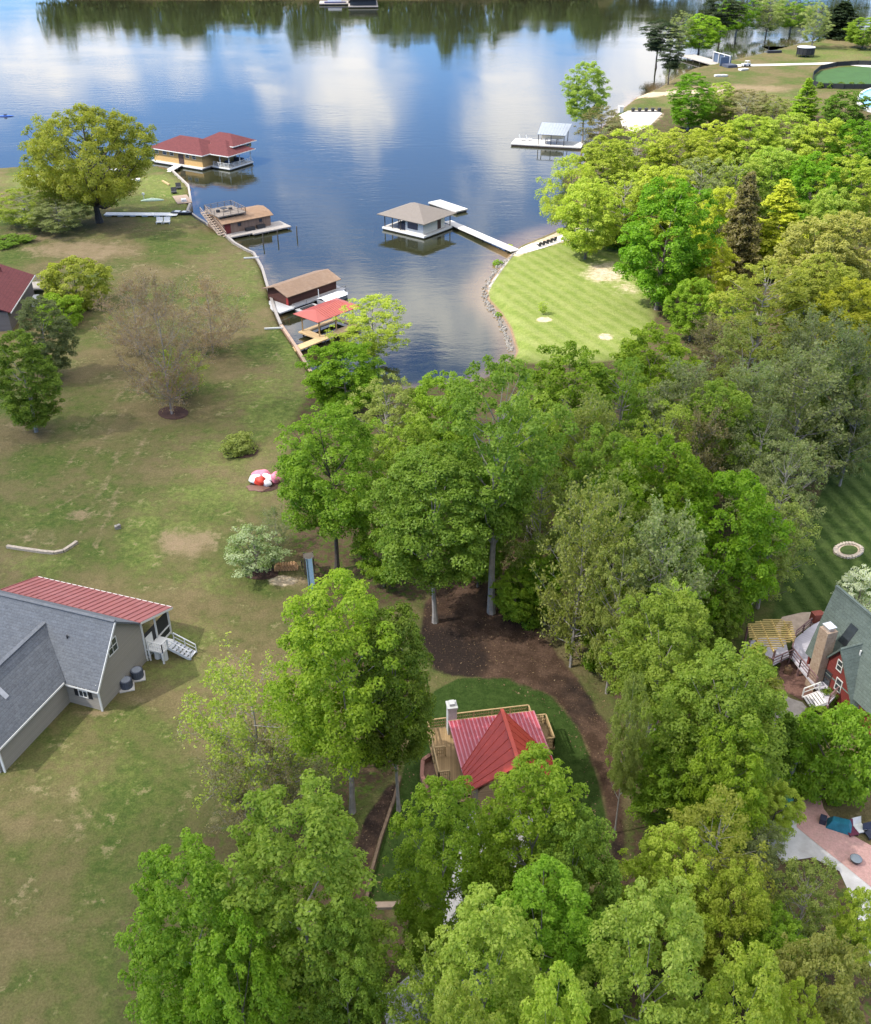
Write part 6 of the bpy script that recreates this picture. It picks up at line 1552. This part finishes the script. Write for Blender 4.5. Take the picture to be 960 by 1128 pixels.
# ------------------------------------------------------------------ maroon roofed house at the left edge
M_ = Frame(at(35,304,4.2), to=at(9,344,4.2)); mz = 1.0
mh = thing('maroon_house', M_(4,-6,mz), 'house with a plain maroon roof cut by the left edge', 'house')
b = MB(); b.slab([M_(-.5,.4,4.2),M_(17,.4,4.2),M_(17,-5.4,6.6),M_(-.5,-5.4,6.6)],.16); b.slab([M_(-.5,-5.4,6.6),M_(17,-5.4,6.6),M_(17,-11,4.2),M_(-.5,-11,4.2)],.16); b.build('roof', MAROON, mh)
b = MB(); b.fbox(M_,0,16.5,-10.5,-.2,mz-.3,4.1); b.slab([M_(0,-.2,4.1),M_(0,-10.5,4.1),M_(0,-5.4,6.4)],.15); b.build('wall', plank_mat('grey_brown_siding',(.16,.14,.13),.2,.8,.1), mh)
b = MB(); b.bar(M_(-.55,.42,4.1),M_(17,.42,4.1),.06,.2); b.build('white_trim', WHITE, mh)
b = MB(); b.tube([M_(2.5,-4,5.9),M_(2.5,-4,6.8)],.15,8); b.build('vent_pipe', mat('maroon_metal',(.14,.04,.04),.6,.1), mh)
b = MB(); b.fbox(M_,-4,-.1,-6,1.5,mz+.7,mz+.9); railing(b,[M_(-4,-6,mz+.9),M_(-4,1.5,mz+.9),M_(0,1.5,mz+.9)],1,.12,3,1.8,.2); b.build('deck', GREYW, mh)
b = MB(); b.fbox(M_,3.5,6.0,.6,1.5,mz,mz+1.2); b.build('grey_cabinet', mat('light_grey',(.55,.56,.58)), mh)

# ------------------------------------------------------------------ far point: pier house, fence, turf, frame
def zz(px,py): return gp(px,py)
pA, pB = at(762,64,1.3), at(790,72,1.3)
pier = thing('pier_house', (pA.x,pA.y,0), 'dark blue pier pavilion on the far point behind the pines', 'pavilion')
Pf = Frame((pA.x,pA.y), to=pB)
b = MB(); b.fbox(Pf,-10,22,0,7,.9,1.2); b.build('deck', mat('weathered_timber',(.33,.30,.27)), pier); b = MB(); dock_piles(b,[Pf(u,.5) for u in (-9,-4,1,6)]+[Pf(u,6.5) for u in (-9,-4,1,6,12)],.9,.2); b.build('piling', PILE, pier)
b = MB(); b.fbox(Pf,9,21,4.6,5.0,1.2,4.6); b.fbox(Pf,20.6,21,0.5,4.6,1.2,4.4); b.build('wall', mat('denim_blue',(.075,.105,.16),.6,.1), pier)
b = MB()
for u in (9,13,17,21): b.bar(Pf(u,4.3,1.2),Pf(u,4.3,4.7),.3)
b.bar(Pf(9,4.3,4.7),Pf(21,4.3,4.7),.25); b.build('frame', WHITE, pier)
b = MB(); b.fbox(Pf,21.2,26,1,5,1.3,2.2); b.build('bench', mat('slate_blue',(.06,.07,.10)), pier)
sheet('far_path', [(800,71),(860,70),(920,68.5),(960,72),(1100,78),(1100,80),(960,74),(920,70.5),(860,72),(800,73.5)], mat('pale_path',(.55,.52,.47),.95,.1,.5), .06)
sheet('turf', [(896,93),(897,84),(905,78),(925,74),(960,72.8),(1060,74),(1060,97),(960,96.5),(905,96)], mat('dark_turf',(.035,.085,.022),.95,.15,.3,.3,6), .05)
fence_px = [(895,94),(896,84),(904,77),(922,73),(945,71.5),(975,72)]
fn = thing('mesh_fence', gp(895,94), 'black mesh fence round the dark turf on the far point', 'fence')
b = MB(); c = MB(); P = [gp(*q) for q in fence_px] 
P2_ = [gp(x,y) for x,y in ((895,94),(905,97),(930,98),(960,98),(1000,98))]
for ps_ in (P, P2_):
    for a_,q in zip(ps_[:-1],ps_[1:]):
        n_ = max(1,int((q-a_).length/3))
        for k in range(n_+1): r_ = a_.lerp(q,k/n_); c.bar(r_, r_+Vector((0,0,1.7)), .12)
        b.bar(a_+Vector((0,0,.85)), q+Vector((0,0,.85)), .03, 1.5); c.bar(a_+Vector((0,0,1.68)), q+Vector((0,0,1.68)), .06)
b.build('mesh_panel', mat('black_mesh',(.022,.024,.025),.8,.2), fn); c.build('fence_posts', DARKM, fn)
p = gp(887,62); ng = thing('netted_frame', p, 'black netted frame standing on the far lawn', 'trampoline'); f_ = Frame(p,0)
b = MB(); n_ = 14
for k in range(n_): a_ = 2*math.pi*k/n_; b.bar(p+Vector((3.4*math.cos(a_),3.4*math.sin(a_),0)), p+Vector((3.4*math.cos(a_),3.4*math.sin(a_),3.4)), .12)
b.build('poles', DARKM, ng)
b = MB(); b.tube([p+Vector((0,0,.9)),p+Vector((0,0,3.3))],3.3,20,cap=False); b.build('net', mat('black_mesh',(.022,.024,.025)), ng); b = MB(); b.tube([p+Vector((0,0,.85)),p+Vector((0,0,.95))],3.3,20); b.build('mat_', BLACKF, ng)
b = MB(); b.tube([p+Vector((0,0,3.4)),p+Vector((0,0,3.6))],3.5,20); b.build('rim', mat('grey_paint',(.50,.51,.53)), ng)
def cart(o, p):
    f = Frame(p, R(20)); b = MB(); b.fbox(f,-1.6,1.6,-.8,.8,p.z+.45,p.z+1.1); b.build('body', mat('light_grey',(.55,.56,.58)), o)
    b = MB(); b.fbox(f,-.2,1.2,-.75,.75,p.z+1.9,p.z+2.0)
    for u in (-.15,1.15):
        for v in (-.7,.7): b.bar(f(u,v,p.z+1.1),f(u,v,p.z+1.9),.08)
    b.build('canopy', WHITE, o)
    for u in (-1.05,1.05):
        for v in (-.8,.8): b = MB(); b.tube([f(u,v-.12,p.z+.4),f(u,v+.12,p.z+.4)],.4,14); b.build('wheel', BLACKF, o)
flat_thing('utility_cart', 'small pale utility cart parked on the far point lawn', 'cart', 822, 73, cart)
flat_thing('skiff_stored', 'small white skiff lying on the far point lawn left of the cart', 'boat', 795, 84, lambda o,p: whiteboat(o,p,5,1.6,5))
flat_thing('white_trailer', 'low white trailer beside the pale cart on the far point', 'trailer', 820, 77, lambda o,p: whiteboat(o,p,4,2,25))
def boulder_seat(o, p):
    f = Frame(p,R(10)); b = MB(); b.fbox(f,-3,3,-.8,.8,p.z,p.z+.9); b.build('stack', DARKM, o); b = MB(); b.bar(f(-2.6,0,p.z+.9),f(-2.6,0,p.z+2.6),.2); b.build('pole', DARKM, o)
flat_thing('stacked_timber', 'dark stack of timber on the far shore beside the path', 'timber stack', 853, 58, boulder_seat)
# pool at right edge, white patio at the water
pp = gp(957,112); po = thing('swimming_pool', pp, 'light blue pool with a white rim cut by the right edge', 'pool')
ring_ = [gp(943+ (0 if k else 0) + 30 + 28*math.cos(2*math.pi*k/24), 112 + 13*math.sin(2*math.pi*k/24)) for k in range(24)]
b = MB()
for a_,c_ in zip(ring_, ring_[1:]+ring_[:1]): b.bar(a_+Vector((0,0,.55)), c_+Vector((0,0,.55)), .6, 1.2)
b.build('rim', WHITE, po); b = MB(); b.prism([(q.x,q.y) for q in ring_], pp.z+.2, pp.z+.85); b.build('pool_water', mat('pool_blue',(.16,.42,.62),.08,.12,.6,spec=.6), po)
sheet('shore_patio', [(682,127),(692,122),(722,121),(730,125),(716,139),(700,146),(686,140)], mat('pale_shore_sand',(.44,.40,.35),.95,.15,.6,.3,6,wear=.7,wcol=(.33,.28,.22)), .1)
for px,py,lb in ((684,124,'white post box at the left of the shore patio'),(712,123,'dark planter row on the shore patio')):
    p = gp(px,py); b = MB()
    if px == 684: b.box((p.x,p.y,p.z+.9),(1.2,1.2,1.6),.2); b.box((p.x,p.y,p.z+1.8),(1.5,1.5,.2),.2); tag(b.build('pump_box', WHITE), lb, 'box')
    else:
        for k in range(5): b.tube([p+Vector((-4+2*k,0,.1)),p+Vector((-4+2*k,0,1.1))],[.45,.6],8)
        b.bar(p+Vector((-4.5,0,.1)),p+Vector((4.5,0,.1)),1.4,.12); tag(b.build('planter_row', DARKM), lb, 'planter')
# dock of the far shore, cut by the top edge
q = at(384,4,.6); fd = thing('far_dock', (q.x,q.y,0), 'dark far shore dock cut by the top edge', 'dock'); f_ = Frame((q.x,q.y), R(4))
b = MB(); b.fbox(f_,-17,2,-1,16,.5,1.0); b.fbox(f_,0,17,-18,14,.5,1.0); b.build('deck', mat('weathered_timber',(.33,.30,.27)), fd)
b = MB(); b.fbox(f_,1,16,-15,12,1.0,3.6); b.build('wall', mat('dark_slate_wall',(.05,.055,.06),.8,.2), fd)
b = MB(); b.slab([f_(0,-17,4.4),f_(17,-17,4.4),f_(17,13,5),f_(0,13,5)],.3); b.build('roof', mat('dark_roof',(.09,.09,.095),.9,.2), fd)
bo = thing('blue_striped_boat', f_(-8,4,0), 'white boat with a blue stripe at the far dock, cut by the top edge', 'boat'); b = MB(); hull(b,Frame(f_(-14,3),R(4)),13,4,.0,1.6); b.build('hull', mat('navy_hull',(.03,.04,.16),.4,.1), bo); b = MB(); b.fbox(f_,-12,-4,1.6,4.4,1.61,3.0); b.build('cabin', WHITE, bo)

# ------------------------------------------------------------------ patio things under the right trees
def tarp(o, p):
    f = Frame(p, R(-25)); b = MB()
    pts = [(-.9,-.5,.05),(.9,-.5,.05),(.9,.5,.05),(-.9,.5,.05),(-.6,-.3,.7),(.5,-.3,.85),(.55,.3,.8),(-.55,.3,.65)]; b.hexa([f(u,v,p.z+z) for u,v,z in pts]); b.build('cover', mat('teal_cover',(.02,.15,.22),.6,.3,2), o)
    b = MB(); b.fbox(f,-1.4,-.95,-.3,.3,p.z+.05,p.z+.5); b.build('bin', mat('navy',(.03,.035,.06)), o)
flat_thing('covered_grill', 'teal blue cover over furniture on the pink patio under the dark tree', 'cover', 925, 912, tarp)
flat_thing('patio_chair', 'dark red patio chair on the pink patio right of the teal cover', 'chair', 938, 918, lambda o,p: (darkchairs(o,p), [setattr(c.material_slots[0],'link','OBJECT') or setattr(c.material_slots[0],'material',mat('wine_red',(.12,.025,.05),.6,.15)) for c in o.children]))
flat_thing('patio_chair', 'white patio chair beside the dark red one', 'chair', 947, 915, lambda o,p: (darkchairs(o,p), [setattr(c.material_slots[0],'link','OBJECT') or setattr(c.material_slots[0],'material',WHITE) for c in o.children]))
flat_thing('patio_chair', 'navy patio chair at the right edge of the pink patio', 'chair', 959, 921, lambda o,p: (darkchairs(o,p), [setattr(c.material_slots[0],'link','OBJECT') or setattr(c.material_slots[0],'material',mat('navy',(.03,.035,.06))) for c in o.children]))
for o_ in sc.objects:
    if o_.name.startswith('patio_chair'): o_.scale = (.62,.62,.62)
p = gp(942,951); kt = thing('fire_bowl', p, 'round dark fire bowl on the white concrete drive', 'fire bowl'); b = MB(); b.tube([p+Vector((0,0,.1)),p+Vector((0,0,.3)),p+Vector((0,0,.5))],[.2,.36,.42],16); b.build('bowl', DARKM, kt); b = MB(); b.tube([p+Vector((0,0,.505)),p+Vector((0,0,.56))],[.40,.25],16); b.build('lid', mat('blue_grey',(.16,.19,.22),.5,.1), kt)
b = MB(); p = gp(866,888); b.box((p.x,p.y,p.z+.4),(.5,.5,.8),.3); b.box((p.x,p.y,p.z+.85),(.6,.6,.1),.3); tag(b.build('bin', mat('teal_green',(.06,.22,.18),.6,.1)), 'teal green bin under the small lime tree by the pink patio', 'bin')
# ------------------------------------------------------------------ render look
sc.view_settings.view_transform = 'Standard'; sc.view_settings.look = 'None'; sc.view_settings.exposure = EXPOSURE; sc.view_settings.gamma = 1
sc.view_settings.use_curve_mapping = False
cy = sc.cycles
cy.max_bounces = 6; cy.diffuse_bounces = 3; cy.glossy_bounces = 3; cy.transmission_bounces = 3; cy.transparent_max_bounces = 16; cy.sample_clamp_indirect = 6
cy.use_adaptive_sampling = True; cy.adaptive_threshold = .02
cy.caustics_reflective = False; cy.caustics_refractive = False
